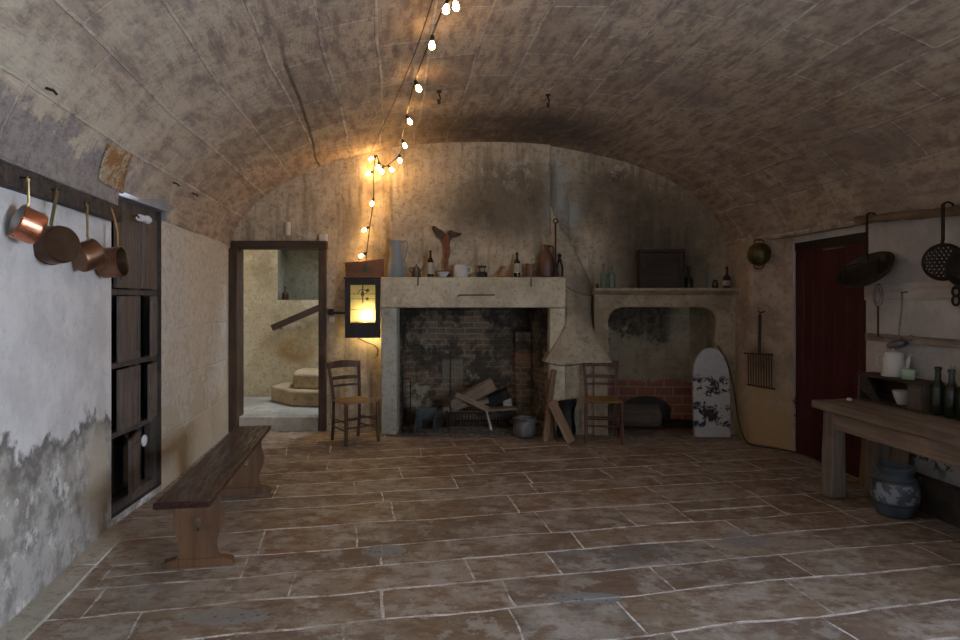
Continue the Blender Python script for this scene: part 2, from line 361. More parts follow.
# rusty plate
t = NT('rusted_plate'); n1 = t.noise(9,8,.75); n2 = t.noise(30,8,.8)
col = t.mix(t.ramp(n1,.46,.54), (.50,.40,.27), (.34,.16,.05)); col = t.mix(t.ramp(n2,.5,.62,0,.8), col, (.13,.05,.018))
t.bump(n2,.5,.008); M['rust'] = t.done(col,.85)
M['oak'] = wood('dark_polished_oak', (.05,.019,.011), (.024,.010,.007), 1, .30, bump=.06); M['oak'].node_tree.nodes['Principled BSDF'].inputs['Specular IOR Level'].default_value = .3
M['oak_leg'] = wood('brown_oak', (.17,.085,.04), (.085,.042,.02), 2, .5)
M['shutter'] = wood('weathered_brown_shutter_wood', (.13,.10,.082), (.065,.05,.042), 2, .7)
M['shutter_frame'] = wood('old_frame_wood', (.10,.078,.06), (.05,.037,.028), 2, .75)
M['beam'] = wood('worm_eaten_beam_wood', (.075,.055,.042), (.02,.015,.012), 1, .85, .8, .9)
M['doorframe'] = wood('brown_door_frame_wood', (.085,.05,.029), (.04,.023,.014), 2, .65)
M['lintel'] = wood('brown_lintel_wood', (.075,.043,.026), (.04,.023,.015), 0, .65)
M['chair'] = wood('chair_beech', (.095,.045,.02), (.045,.021,.011), 2, .45)
M['chair_red'] = wood('red_stained_chair_wood', (.13,.042,.02), (.065,.022,.011), 2, .45)
M['plank'] = wood('bare_plank_wood', (.27,.175,.10), (.17,.105,.06), 2, .75)
M['plank_x'] = wood('bare_firewood', (.29,.215,.145), (.17,.12,.08), 0, .8)
M['table'] = wood('grey_weathered_table_wood', (.26,.20,.155), (.14,.105,.08), 0, .6, .8)
M['table_leg'] = wood('grey_weathered_leg_wood', (.24,.20,.16), (.13,.105,.082), 2, .7, .8)
M['rail'] = wood('barked_pole', (.21,.145,.09), (.10,.066,.04), 0, .8, .8, .6)
M['redboard'] = wood('reddish_board', (.25,.105,.05), (.16,.062,.03), 0, .6)
M['crate'] = wood('sooty_crate_wood', (.052,.035,.026), (.022,.015,.012), 0, .75)
M['blackwood'] = wood('blackened_wood', (.022,.017,.014), (.01,.008,.007), 2, .5)
M['log'] = wood('dusty_log', (.15,.125,.10), (.075,.06,.048), 0, .9, .8, .8)
M['reddoor'] = wood('dark_red_painted_boards', (.055,.003,.005), (.04,.002,.004), 2, .5, 1, .15)
M['rush'] = simple('rush_seat', (.30,.19,.105), (.19,.115,.06), 40, .8, bump=.5, stretch=(1,6,1))
M['rush2'] = simple('golden_rush_seat', (.33,.19,.055), (.20,.11,.035), 40, .8, bump=.5, stretch=(1,6,1))
M['iron'] = simple('black_iron', (.022,.02,.018), (.04,.028,.02), 15, .6, .6)
M['rustiron'] = simple('rusty_iron', (.075,.045,.03), (.035,.024,.018), 15, .75, .3, bump=.3)
M['copper'] = simple('polished_copper', (.78,.33,.20), (.55,.22,.13), 5, .34, 1, bump=.05)
M['oldcopper'] = simple('tarnished_copper', (.14,.085,.05), (.09,.052,.032), 5, .42, .9, bump=.08)
M['browncopper'] = simple('brown_copper', (.33,.18,.105), (.21,.11,.065), 5, .38, .95, bump=.06)
M['tin'] = simple('tinned_lining', (.62,.62,.60), (.45,.45,.44), 8, .4, .9, bump=.05)
M['brass'] = simple('brass_handle', (.50,.37,.17), (.34,.24,.11), 8, .4, .95, bump=.05)
M['oldbrass'] = simple('dull_brass', (.15,.125,.05), (.075,.06,.028), 8, .5, .8, bump=.1)
M['enamel'] = simple('white_enamel', (.66,.67,.66), (.54,.55,.54), 3, .22, bump=.02)
M['greyenamel'] = simple('grey_blue_enamel', (.28,.31,.325), (.22,.245,.255), 4, .35, bump=.03)
M['greenenamel'] = simple('pale_green_enamel', (.42,.58,.42), (.34,.49,.35), 4, .3, bump=.02)
M['porcelain'] = simple('white_porcelain', (.75,.76,.78), (.68,.69,.7), 3, .2, bump=0)
M['brownpot'] = simple('brown_stoneware', (.135,.068,.04), (.085,.042,.026), 6, .4, bump=.08)
M['browntin'] = simple('brown_tin', (.20,.105,.065), (.14,.07,.045), 8, .5, bump=.1)
M['pewter'] = simple('dull_pewter', (.19,.16,.125), (.11,.09,.07), 8, .5, .6)
M['clay'] = simple('tan_clay', (.36,.25,.16), (.25,.17,.105), 8, .85, bump=.3)
M['dwood'] = simple('dark_carved_wood', (.10,.062,.04), (.05,.03,.022), 18, .75, bump=.6)
M['redwood'] = simple('red_brown_stem', (.27,.085,.04), (.15,.055,.03), 15, .7, bump=.4)
M['greymetal'] = simple('grey_cast_pot', (.16,.15,.145), (.10,.095,.09), 8, .55, .3)
M['bluegrey'] = simple('blue_grey_ash_metal', (.085,.10,.105), (.045,.055,.06), 6, .7, .2, bump=.3)
M['ash'] = simple('ash_and_cinders', (.20,.18,.155), (.055,.05,.045), 30, .95, bump=.8)
M['char'] = simple('charred_wood', (.03,.027,.025), (.012,.011,.01), 12, .85, bump=.5)
M['blackcloth'] = simple('black_sacking', (.016,.016,.018), (.008,.008,.009), 10, .6, bump=.4)
M['plastic'] = simple('white_plastic', (.58,.55,.48), (.52,.49,.43), 3, .45, bump=0)
M['cable'] = simple('black_cable', (.018,.017,.016), (.012,.012,.012), 5, .5, bump=0)
M['boardwash'] = wood('whitewashed_board', (.50,.475,.44), (.36,.33,.30), 0, .85)
M['railwood'] = wood('brown_peg_rail_wood', (.30,.265,.225), (.15,.12,.095), 0, .8)
M['darkstone'] = simple('dark_skirting_stone', (.075,.06,.048), (.035,.028,.023), 6, .8, bump=.4)
M['greyslate'] = simple('grey_slate_lintel', (.30,.30,.31), (.22,.22,.23), 6, .8, bump=.3)
M['glass_green'] = glass('pale_green_glass', (.30,.42,.33), .1, .55)
M['glass_dark'] = glass('dark_green_glass', (.018,.026,.016), .12, .12)
M['glass_brown'] = glass('brown_glass', (.06,.03,.015), .12, .2)
M['glass_clear'] = glass('clear_glass', (.62,.66,.63), .06, .75)
M['paper'] = simple('pale_label_paper', (.45,.42,.34), (.36,.33,.26), 8, .8, bump=0)
M['pane'] = simple('dark_window_glass', (.035,.05,.06), (.02,.03,.038), 3, .15, bump=0)
M['bulb'] = emit('lit_bulb_glass', (1.0,.55,.19), BULB)
M['cabbulb'] = emit('cabinet_bulb', (1.0,.74,.36), CABB*1.6)
M['cabbulb2'] = emit('cabinet_lower_bulb', (1.0,.66,.25), CABB*1.2)
M['glass_amber'] = glass('amber_glass', (.95,.82,.5), .1, .88)
M['pewterdark'] = simple('sooty_tinned_iron', (.075,.062,.05), (.035,.03,.025), 7, .5, .7, bump=.15)
M['wire'] = simple('dull_wire', (.30,.28,.25), (.2,.18,.16), 9, .5, .7)
M['slatemetal'] = simple('grey_tinned_metal', (.17,.18,.20), (.10,.105,.12), 6, .5, .6)
M['greenplastic'] = simple('green_plug', (.05,.12,.06), (.03,.08,.04), 5, .4)
# ------------------------------------------------------------------ crock glaze
t = NT('blue_grey_salt_glaze'); z = t.sep()[2]; n1 = t.noise(14,5,.6); n2 = t.noise(5,4,.6)
col = t.mix(t.ramp(n2,.35,.65), (.075,.10,.135), (.04,.055,.075))
bnd = t.math('MULTIPLY', t.ramp(t.math('ABSOLUTE', t.math('SUBTRACT', z,.18)), .075,.06), t.ramp(n1,.5,.54))
col = t.mix(t.math('MULTIPLY', bnd,.85), col, (.30,.34,.37))
bd2 = t.ramp(t.math('ABSOLUTE', t.math('SUBTRACT', t.math('ABSOLUTE', t.math('SUBTRACT', z,.18)), .085)), .012,.006)
col = t.mix(t.math('MULTIPLY', bd2,.8), col, (.02,.026,.04)); M['crock'] = t.done(col,.3)

# ------------------------------------------------------------------ room outline
def lerp_pts(pts, y):
    if y <= pts[0][0]: a, b = pts[0], pts[1]
    elif y >= pts[-1][0]: a, b = pts[-2], pts[-1]
    else:
        for a, b in zip(pts, pts[1:]):
            if a[0] <= y <= b[0]: break
    return a[1]+(b[1]-a[1])*(y-a[0])/(b[0]-a[0])
def smooth_pts(pts, y, w=.25): return sum(lerp_pts(pts, y+d*w) for d in (-1,-.5,0,.5,1))/5
LP = [(-2,-1.30),(0,-1.62),(3.01,-2.14),(4.17,-2.385),(5.03,-2.50),(7.35,-2.86)]
RP = [(-2,3.60),(0,3.47),(4.3,3.19),(5.26,3.09),(6.35,2.99),(6.72,2.835),(7.4,2.83)]
def Lx(y): return lerp_pts(LP, y)
def Rx(y): return smooth_pts(RP, y, .12)
Z0, RISE, P_, Q_ = 2.12, 1.18, 2.2, .55
YB = 7.35
def vault_pt(k, y, off=0.0):
    l, r = Lx(y), Rx(y); u = -math.cos(PI*k); c = (l+r)/2; h = (r-l)/2
    p = Vector((c+u*h, y, Z0+RISE*max(0, 1-abs(u)**P_)**Q_))
    n = mnoise.noise(p*1.3)*.018 + mnoise.noise(p*4.0)*.007
    dirn = Vector((c-p.x, 0, (Z0-.6)-p.z)).normalized()
    e = min(1, min(k,1-k)*12)
    return p + dirn*(n*e+off)
def vault_hit(px, py):                      # where the line of sight meets the vault
    y = 1.2
    while y < 7.4:
        p = at(px, py, y); l, r = Lx(y), Rx(y); u = (p.x-(l+r)/2)/((r-l)/2)
        if abs(u) >= 1 or p.z >= Z0+RISE*(1-abs(u)**P_)**Q_:
            return math.acos(max(-1,min(1,-u)))/PI, y
        y += .003
    return .5, 7.3
# vault
mb = MB(); bm = mb.bm; uvl = bm.loops.layers.uv.new('UVMap')
NK, NY = 90, 110; Y0, Y1 = -1.35, 7.42
grid = [[bm.verts.new(vault_pt(k/NK, Y0+(Y1-Y0)*j/NY)) for k in range(NK+1)] for j in range(NY+1)]
arc = [0.0]
for k in range(NK): arc.append(arc[-1]+(vault_pt((k+1)/NK, 5)-vault_pt(k/NK, 5)).length)
for j in range(NY):
    for k in range(NK):
        if k < 3 and 70 <= j < 80: continue      # the window embrasure bites into the vault
        f = bm.faces.new((grid[j][k], grid[j][k+1], grid[j+1][k+1], grid[j+1][k]))
        for lp, (kk, jj) in zip(f.loops, ((k,j),(k+1,j),(k+1,j+1),(k,j+1))):
            lp[uvl].uv = (Y0+(Y1-Y0)*jj/NY, arc[kk])
for k, sg in ((0,-1),(NK,1)):               # the bearing ledge along each springing
    prev = None
    for j in range(NY+1):
        v = bm.verts.new(grid[j][k].co + Vector((sg*.45,0,0)))
        if prev and not (k == 0 and 70 < j <= 80):
            f = bm.faces.new((grid[j-1][k], grid[j][k], v, prev))
            for lp in f.loops: lp[uvl].uv = (lp.vert.co.y, lp.vert.co.x)
        prev = v
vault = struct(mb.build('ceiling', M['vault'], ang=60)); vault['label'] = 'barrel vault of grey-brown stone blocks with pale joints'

# one open joint in the vault, black with soot
vk = [vault_hit(*q) for q in ((285,60),(312,140))]
def arc_at(k): return arc[int(k*NK)]+(arc[min(NK,int(k*NK)+1)]-arc[int(k*NK)])*(k*NK-int(k*NK))
CR = [(y,arc_at(k)) for k,y in vk]
nt_ = M['vault'].node_tree; bsdf = nt_.nodes['Principled BSDF']; oldl = bsdf.inputs['Base Color'].links[0].from_socket
H = NT.__new__(NT); H.m = M['vault']; H.t = nt_; H.b = bsdf; H.vec = nt_.nodes['Texture Coordinate'].outputs['UV']
q = H.sep(H.warp(.025,2.5)); sl_ = (CR[1][1]-CR[0][1])/(CR[1][0]-CR[0][0])
dv = H.math('ABSOLUTE', H.math('SUBTRACT', q[1], H.math('ADD', H.math('MULTIPLY', H.math('SUBTRACT', q[0], CR[0][0]), sl_), CR[0][1])))
ms = H.math('MULTIPLY', H.ramp(dv,.02,.005), H.math('MULTIPLY', H.ramp(q[0],3.6,4.4), H.ramp(q[0],7.5,7.2)))
H.put(bsdf.inputs['Base Color'], H.mix(H.math('MULTIPLY', ms,.75), oldl, (.07,.055,.045)))

# flagstone floor
A_ = math.radians(11.4); e_ = Vector((math.cos(A_), math.sin(A_))); n_ = Vector((-math.sin(A_), math.cos(A_)))
mb = MB(); bm = mb.bm; tl = bm.loops.layers.float_color.new('tone')
rnd = random.Random(11); tpos = -3.0
tones = [(.27,.19,.125),(.22,.155,.105),(.30,.23,.165),(.245,.195,.15),(.195,.14,.105),(.32,.255,.19),(.255,.165,.10)]
while tpos < 8.6:
    hgt = rnd.uniform(.26,.42); spos = -4.5+rnd.uniform(0,.8)
    while spos < 6.0:
        w = rnd.choice((.45,.6,.75,.9,1.05,1.2))*rnd.uniform(.9,1.1)
        split = rnd.random() < .12 and w < .8
        cells = [(spos,spos+w,tpos,tpos+hgt)] if not split else [(spos,spos+w,tpos,tpos+hgt*.5),(spos,spos+w,tpos+hgt*.5,tpos+hgt)]
        for (s0,s1,t0,t1) in cells:
            ctr = e_*((s0+s1)/2)+n_*((t0+t1)/2)
            if ctr.y < -1.8 or ctr.y > 8.3 or ctr.x < -3.6 or ctr.x > 4.2: continue
            g = .003; gt = .007; col = rnd.choice(tones); k = rnd.uniform(.85,1.12)
            if rnd.random() < .05: col = (.2,.185,.165)
            zt = rnd.uniform(-.0015,.0015)
            loop = []
            def edge(a, b):
                n = max(2, int((Vector(b)-Vector(a)).length/.09))
                for i in range(n): loop.append(Vector(a).lerp(Vector(b), i/n))
            edge((s0+g,t0+gt),(s1-g,t0+gt)); edge((s1-g,t0+gt),(s1-g,t1-gt)); edge((s1-g,t1-gt),(s0+g,t1-gt)); edge((s0+g,t1-gt),(s0+g,t0+gt))
            top, bot = [], []; cc = Vector(((s0+s1)/2,(t0+t1)/2))
            for q in loop:
                wp = e_*q.x+n_*q.y
                q2 = q + Vector((mnoise.noise(Vector((wp.x*2.2,wp.y*2.2,3))), mnoise.noise(Vector((wp.x*2.2,wp.y*2.2,9)))))*.030 + Vector((mnoise.noise(Vector((wp.x*11,wp.y*11,spos))), mnoise.noise(Vector((wp.x*11,wp.y*11,tpos)))))*.009
                d = (cc-q2).normalized()*.004
                qi = q2+d
                p0 = e_*q2.x+n_*q2.y; p1 = e_*qi.x+n_*qi.y
                bot.append(bm.verts.new((p0.x,p0.y,-.012))); top.append(bm.verts.new((p1.x,p1.y,zt)))
            fs = [bm.faces.new(top)]
            for i in range(len(top)):
                j = (i+1) % len(top); fs.append(bm.faces.new((bot[i],bot[j],top[j],top[i])))
            for f in fs:
                for lp in f.loops: lp[tl] = (*[x*k for x in col],1)
        spos += w
    tpos += hgt
for co, no in (((0,-1.4,0),(0,-1,0)),((0,7.9,0),(0,1,0)),((-3.05,0,0),(-1,0,0)),((3.75,0,0),(1,0,0))):
    bmesh.ops.bisect_plane(bm, geom=bm.verts[:]+bm.edges[:]+bm.faces[:], plane_co=co, plane_no=no, clear_outer=True)
mb._add([Vector(p) for p in ((-3.05,-1.4,-.0022),(3.75,-1.4,-.0022),(3.75,7.9,-.0022),(-3.05,7.9,-.0022))], [(0,1,2,3)])
fl = mb.build('floor', [M['flag'], M['mortar']], ang=20, fix=False)
fl.data.polygons[len(fl.data.polygons)-1].material_index = 1
struct(fl)['label'] = 'worn flagstone floor with pale mortar joints'

def wall_strip(mb, pts, z0, z1, holes=(), mi=0, step=.3):
    pass
def loft_wall(mb, plan, z0, z1, zs=None):    # vertical sheet along a plan polyline
    zs = zs or [z0, z1]
    cols = [[mb.bm.verts.new((x,y,z)) for z in zs] for x, y in plan]
    for a, b in zip(cols, cols[1:]):
        for i in range(len(zs)-1): mb.bm.faces.new((a[i],b[i],b[i+1],a[i+1]))

# ---- left wall: limewashed, then the shuttered window, then bare ashlar
def LW(y):                                  # face of the lower left wall
    b = lerp_pts([(-2,-1.35),(0,-1.67),(3.01,-2.185),(4.2,-2.435),(5.02,-2.502),(5.4,-2.559),(7.35,-2.864)], y)
    return b
WY0, WY1, WZ0, WZ1 = Y0+(Y1-Y0)*70/NY, Y0+(Y1-Y0)*80/NY, .05, 2.2
ztop = Z0+.04
mb = MB()
loft_wall(mb, [(LW(y),y) for y in (-1.4,0,1,2,3.01,3.6,WY0)], -.02, ztop)
loft_wall(mb, [(LW(WY0),WY0),(LW(WY1),WY1)], -.02, WZ0)
nlime = len(mb.bm.faces)
loft_wall(mb, [(LW(y)+.0,y) for y in (WY1,5.4,6,6.6,7.4)], -.02, ztop)
nash = len(mb.bm.faces)
d = .16                                      # window embrasure
a0 = Vector((LW(WY0),WY0,0)); a1 = Vector((LW(WY1),WY1,0)); o_ = Vector((-d,-.012,0))
def V3(v,z): return Vector((v.x,v.y,z))
mb.quad(V3(a0,WZ0),V3(a0+o_,WZ0),V3(a0+o_,WZ1),V3(a0,WZ1)); mb.quad(V3(a1,WZ0),V3(a1,WZ1),V3(a1+o_,WZ1),V3(a1+o_,WZ0))
mb.quad(V3(a0,WZ1),V3(a0+o_,WZ1),V3(a1+o_,WZ1),V3(a1,WZ1)); mb.quad(V3(a0,WZ0),V3(a1,WZ0),V3(a1+o_,WZ0),V3(a0+o_,WZ0))
mb.quad(V3(a0+o_,WZ0),V3(a1+o_,WZ0),V3(a1+o_,WZ1),V3(a0+o_,WZ1))
w = mb.build('wall_left', [M['limewash'],M['ashlar'],M['darkstone']], fix=False)
for i, p in enumerate(w.data.polygons): p.material_index = 0 if i < nlime else (1 if i < nash else 2)
struct(w)
w['label'] = 'limewashed left wall with peeled plaster below, bare stone blocks beyond the window'

# ---- right wall
def RW(y): return 3.09+.075*(6.32-y)
RWZ = math.atan2(-1,.075)
DY0, DY1, DZ = 5.255, 6.32, 2.06
OY0, OY1, OZ0, OZ1 = -.8, 1.5, .75, 2.09     # unseen window opening behind the camera, sized for its light
mb = MB()
loft_wall(mb, [(RW(DY1)+.06,DY1),(RW(DY1)+.06,DY1+.1)], -.02, ztop)
loft_wall(mb, [(RW(DY0),DY0),(RW(4.3),4.3),(RW(3),3),(RW(OY1),OY1)], -.02, ztop)
loft_wall(mb, [(RW(DY1),DY1),(RW(DY0),DY0)], DZ, ztop)
loft_wall(mb, [(RW(OY1),OY1),(RW(OY0),OY0)], OZ1, ztop); loft_wall(mb, [(RW(OY1),OY1),(RW(OY0),OY0)], -.02, OZ0)
loft_wall(mb, [(RW(OY0),OY0),(RW(-1.4),-1.4)], -.02, ztop)
for y in (DY0,DY1):
    mb.quad((RW(y),y,-.02),(RW(y)+.06,y,-.02),(RW(y)+.06,y,DZ),(RW(y),y,DZ))
mb.quad((RW(DY0),DY0,DZ),(RW(DY0)+.06,DY0,DZ),(RW(DY1)+.06,DY1,DZ),(RW(DY1),DY1,DZ))
for y in (OY0,OY1): mb.quad((RW(y),y,OZ0),(RW(y)+.4,y,OZ0),(RW(y)+.4,y,OZ1),(RW(y),y,OZ1))
for z in (OZ0,OZ1): mb.quad((RW(OY0),OY0,z),(RW(OY1),OY1,z),(RW(OY1)+.4,OY1,z),(RW(OY0)+.4,OY0,z))
w = struct(mb.build('wall_right', M['greywash'], fix=False)); w['label'] = 'grey limewashed right wall beside the red door'
# pier between the red door and the right fireplace (pinkish plaster)
mb = MB(); plan = []
for y in (7.45,7.2,6.95,6.8): plan.append((2.835,y))
for a in range(0,91,15):
    aa = math.radians(a); plan.append((2.835+.10*(1-math.cos(aa))*1.0, 6.78-.14*math.sin(aa)))
plan += [(3.01,6.55),(3.065,6.46),(3.085,6.43),(3.115,6.32),(3.3,6.32)]
loft_wall(mb, plan+[(3.5,6.32),(3.5,7.5),(2.835,7.5)], -.02, 2.22, [i*.28-.02 for i in range(9)])
mb.bm.faces.new([mb.bm.verts.new((x,y,2.22)) for x,y in plan+[(3.5,6.32),(3.5,7.5),(2.835,7.5)]])
w = struct(mb.build('wall_back_right', M['pinkplaster'], ang=50)); w['label'] = 'rounded pier of pinkish plaster left of the red door'

# ---- front wall behind the camera
mb = MB(); mb.quad((-1.6,-1.3,-.02),(3.7,-1.3,-.02),(3.7,-1.3,3.5),(-1.6,-1.3,3.5))
struct(mb.build('wall_front', M['greywash'], fix=False))

# ---- back wall with stair doorway and two fireplace openings
from mathutils.geometry import tessellate_polygon
def sheet(mb, outer, holes, y):
    loops = [[Vector((x,z,0)) for x,z in outer]]+[[Vector((x,z,0)) for x,z in h] for h in holes]
    flat = [p for l in loops for p in l]; vs = [mb.bm.verts.new((p.x,y,p.y)) for p in flat]
    for tri in tessellate_polygon(loops):
        try: mb.bm.faces.new([vs[i] for i in tri])
        except ValueError: pass
SX0, SX1, SZ = -2.86, -1.76, 2.17              # stair doorway
mb = MB()
sheet(mb, [(-3.2,-.02),(3.4,-.02),(3.4,3.6),(-3.2,3.6)],
      [[(SX0,0),(SX0,SZ),(SX1,SZ),(SX1,0)], [(-.93,.0),(-.93,1.46),(.80,1.46),(.80,.0)], [(1.42,0),(1.42,1.5),(2.62,1.5),(2.62,0)]], YB)
for (x0,x1,z1,dp) in ((SX0,SX1,SZ,.3),):
    mb.quad((x0,YB,0),(x0,YB+dp,0),(x0,YB+dp,z1),(x0,YB,z1)); mb.quad((x1,YB,0),(x1,YB,z1),(x1,YB+dp,z1),(x1,YB+dp,0))
    mb.quad((x0,YB,z1),(x0,YB+dp,z1),(x1,YB+dp,z1),(x1,YB,z1))
w = struct(mb.build('wall_back', M['back'], fix=False)); w['label'] = 'tan lime-plastered back wall with smoke stains'
# chimney breast over the left fireplace: a shallow projection up to the vault
mb = MB(); mb.box(-1.03,.80,YB-.06,YB+.02,1.75,3.4)
w = struct(mb.build('wall_chimney_breast', M['back'], bevel=.012)); w['label'] = 'shallow plastered chimney breast above the left fireplace'

# ---- stairwell behind the doorway
mb = MB(); SY = 8.85
nx0, nx1, nz0, nz1 = -2.80, -1.5, 1.50, 2.32     # niche
mb2 = MB()
sheet(mb, [(-3.5,-.02),(-1.3,-.02),(-1.3,3.0),(-3.5,3.0)], [[(nx0,nz0),(nx0,nz1),(nx1,nz1),(nx1,nz0)]], SY)
mb.quad((-3.4,YB+.02,-.02),(-3.4,SY,-.02),(-3.4,SY,3),(-3.4,YB+.02,3)); mb.quad((-1.35,YB+.02,-.02),(-1.35,YB+.02,3),(-1.35,SY,3),(-1.35,SY,-.02))
mb.quad((-3.5,YB+.012,3),(-3.5,SY,3),(-1.7,SY,3),(-1.7,YB+.012,3))  # ceiling stops short on the right: gap added so sky brightens the stairwell
mb.quad((-3.5,YB+.05,-.02),(-1.3,YB+.05,-.02),(-1.3,SY,-.02),(-3.5,SY,-.02))
mb.quad((-3.5,YB+.012,SZ),(-1.3,YB+.012,SZ),(-1.3,YB+.012,3),(-3.5,YB+.012,3)); mb.quad((-3.5,YB+.012,0),(SX0,YB+.012,0),(SX0,YB+.012,SZ),(-3.5,YB+.012,SZ))
struct(mb.build('wall_stairwell', M['stairwell'], fix=False))['label'] = 'pale plastered wall of the stairwell behind the doorway'
mb = MB(); nd = .35
mb.quad((nx0,SY,nz0),(nx1,SY,nz0),(nx1,SY+nd,nz0),(nx0,SY+nd,nz0)); mb.quad((nx0,SY,nz1),(nx1,SY,nz1),(nx1,SY+nd,nz1),(nx0,SY+nd,nz1))
mb.quad((nx0,SY,nz0),(nx0,SY+nd,nz0),(nx0,SY+nd,nz1),(nx0,SY,nz1)); mb.quad((nx1,SY,nz0),(nx1,SY+nd,nz0),(nx1,SY+nd,nz1),(nx1,SY,nz1))
mb.quad((nx0,SY+nd,nz0),(nx1,SY+nd,nz0),(nx1,SY+nd,nz1),(nx0,SY+nd,nz1))
struct(mb.build('wall_niche', M['niche'], fix=False))['label'] = 'dark grey recess high in the stairwell wall'
mb = MB(); mb.box(-3.38,-1.37,YB+.06,SY-.01,0,.17)
st_ = sempty('stairs'); st_['label'] = 'stone winder stairs behind the doorway'
s1 = mb.build('threshold_step', M['threshold'], st_, .02)
mb = MB(); mb.prism([(-2.75,8.42),(-2.35,7.98),(-1.38,7.78),(-1.38,8.83),(-2.70,8.83)], .17,.37, axis='z'); mb.build('stair_step', M['step'], st_, .025)
mb = MB(); mb.prism([(-2.48,8.55),(-2.38,8.15),(-1.38,7.9),(-1.38,8.83),(-2.46,8.83)], .37,.56, axis='z'); mb.build('stair_step', M['step'], st_, .025)
mb = MB(); mb.prism([(-2.02,8.5),(-1.9,8.25),(-1.38,8.0),(-1.38,8.83),(-2.0,8.83)], .56,.76, axis='z'); mb.build('stair_step', M['step'], st_, .025)
# threshold slab between the jambs
mb = MB(); mb.box(SX0+.01,SX1-.01,YB-.03,YB+.06,0,.165); struct(mb.build('trim_threshold', M['threshold'], None, .015))

# door frame
door1 = sempty('door_1', (0,0,0)); door1['label'] = 'brown timber frame of the stair doorway'
mb = MB(); mb.box(-2.83,-1.745,YB-.07,YB+.12,2.085,2.175); mb.build('lintel', M['lintel'], door1, .008)
mb = MB(); mb.box(-1.845,-1.76,YB-.05,YB+.12,0,2.085); mb.build('door_post', M['doorframe'], door1, .008)
mb = MB(); mb.box(-2.885,-2.755,YB-.10,YB+.12,0,2.085); mb.build('door_post', M['doorframe'], door1, .01)

# ---- window with shutters in the left wall
wv_ = (a1-a0).normalized(); wrz = math.atan2(wv_.y, wv_.x); WW = (a1-a0).length
win = sempty('window_1', (a0.x,a0.y,0), wrz); win['label'] = 'tall shuttered window of small dark wooden panels in the left wall'
fr = MB(); Y_ = .035
rows = [(1.575,2.12),(1.07,1.535),(.60,1.035),(.12,.56)]
fr.box(.0,.06,Y_,Y_+.07,WZ0,WZ1); fr.box(WW-.06,WW,Y_,Y_+.07,WZ0,WZ1); fr.box(.06,WW-.06,Y_,Y_+.07,2.12,WZ1); fr.box(.06,WW-.06,Y_,Y_+.07,WZ0,.12)
for z in (1.555,1.052,.58): fr.box(.06,WW-.06,Y_,Y_+.06,z-.02,z+.02)
fr.box(.455,.495,Y_,Y_+.06,.12,2.12); fr.build('window_frame', M['shutter_frame'], win, .005)
g = MB(); g.box(.06,WW-.06,Y_+.085,Y_+.095,.12,2.12); g.build('pane', M['pane'], win)
angs = {(0,0):1,(0,1):2,(1,0):4,(1,1):16,(2,0):4,(2,1):13,(3,0):15}
for (r,c), an in angs.items():
    z0, z1 = rows[r]; w_ = .375 if c == 0 else .275
    sh = MB(); sgn = 1 if c == 0 else -1
    # hung on the mullion side (left column) or the far jamb (right column); swings into the room
    piv = Vector((.452 if c == 0 else WW-.062, Y_-.004, 0)); dirx = -1 if c == 0 else -1
    m_ = T(*piv) @ rot('Z', an if c == 0 else -an if False else an*-1)
    if c == 0: m_ = T(*piv) @ rot('Z', an)
    else: m_ = T(*piv) @ rot('Z', abs(an))
    sh.box(-w_,0,-.024,0,z0+.008,z1-.008, m_)
    so = sh.build('shutter', M['shutter'], win, .004)
    rl = MB()
    for (x0,x1,zz0,zz1) in ((-w_+.045,-.045,z0+.06,z0+.068),(-w_+.045,-.045,z1-.068,z1-.06),(-w_+.045,-w_+.053,z0+.06,z1-.06),(-.053,-.045,z0+.06,z1-.06)):
        rl.box(x0,x1,-.03,-.023,zz0,zz1,m_)
    rl.build('moulding', M['shutter'], so)
mb = MB(); mb.lathe([(0,-.012),(.028,-.012),(.042,-.006),(.045,0),(.042,.006),(.025,.012),(0,.012)],20,T(WW-.20,.045,.44) @ rot('X',90)); kn = mb.build('knob', M['porcelain'], win); kn['label'] = 'round white porcelain knob'
mb = MB(); mb.box(-.06,WW+.06,-.042,.6,WZ1-.005,WZ1+.14)
for x0,x1 in ((-.04,-.001),(WW+.001,WW+.04)): mb.box(x0,x1,-.03,.2,2.126,2.27); 
slab = mb.build('lintel_slab', M['greyslate'], win)

# ---- red door
dr = sempty('door_2', (RW(DY1)+.03, DY1, 0), RWZ); dr['label'] = 'closed dark red boarded door in the right wall'
DW = math.hypot(DY1-DY0, RW(DY1)-RW(DY0)); nb = 7
b_ = MB()
for i in range(nb): b_.box(-.03+i*(DW+.06)/nb+.001,-.03+(i+1)*(DW+.06)/nb-.001,0,.03,-.01,DZ+.03)
b_.build('door_boards', M['reddoor'], dr, .004)
b_ = MB(); b_.box(-.02,DW+.02,-.012,.045,DZ-.075,DZ+.03); b_.build('door_head', M['blackwood'], dr, .004)
b_ = MB(); b_.box(.45,.75,-.012,-.004,DZ-.105,DZ-.092); b_.build('door_strip', M['greymetal'], dr)
# overhanging lintel and skirting
# ---- opening behind the camera: plain frame of the unseen window, sized for its light
mb = MB()
for y in (OY0+.04,OY1-.04): mb.box(RW(y)+.12,RW(y)+.2,y-.04,y+.04,OZ0,OZ1)
mb.box(RW(.3)+.10,RW(.3)+.2,OY0+.04,OY1-.04,OZ1-.08,OZ1)
struct(mb.build('window_2', M['shutter_frame'], None, .005))['label'] = 'open window to daylight behind the camera'

# stone edging along the foot of the left wall
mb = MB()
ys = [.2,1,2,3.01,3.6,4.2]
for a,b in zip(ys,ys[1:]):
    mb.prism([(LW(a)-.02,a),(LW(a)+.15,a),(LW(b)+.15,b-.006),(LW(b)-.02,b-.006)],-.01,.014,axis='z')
struct(mb.build('trim_2', M['threshold'], None, .006))['label'] = 'grey stone edging along the foot of the left wall'
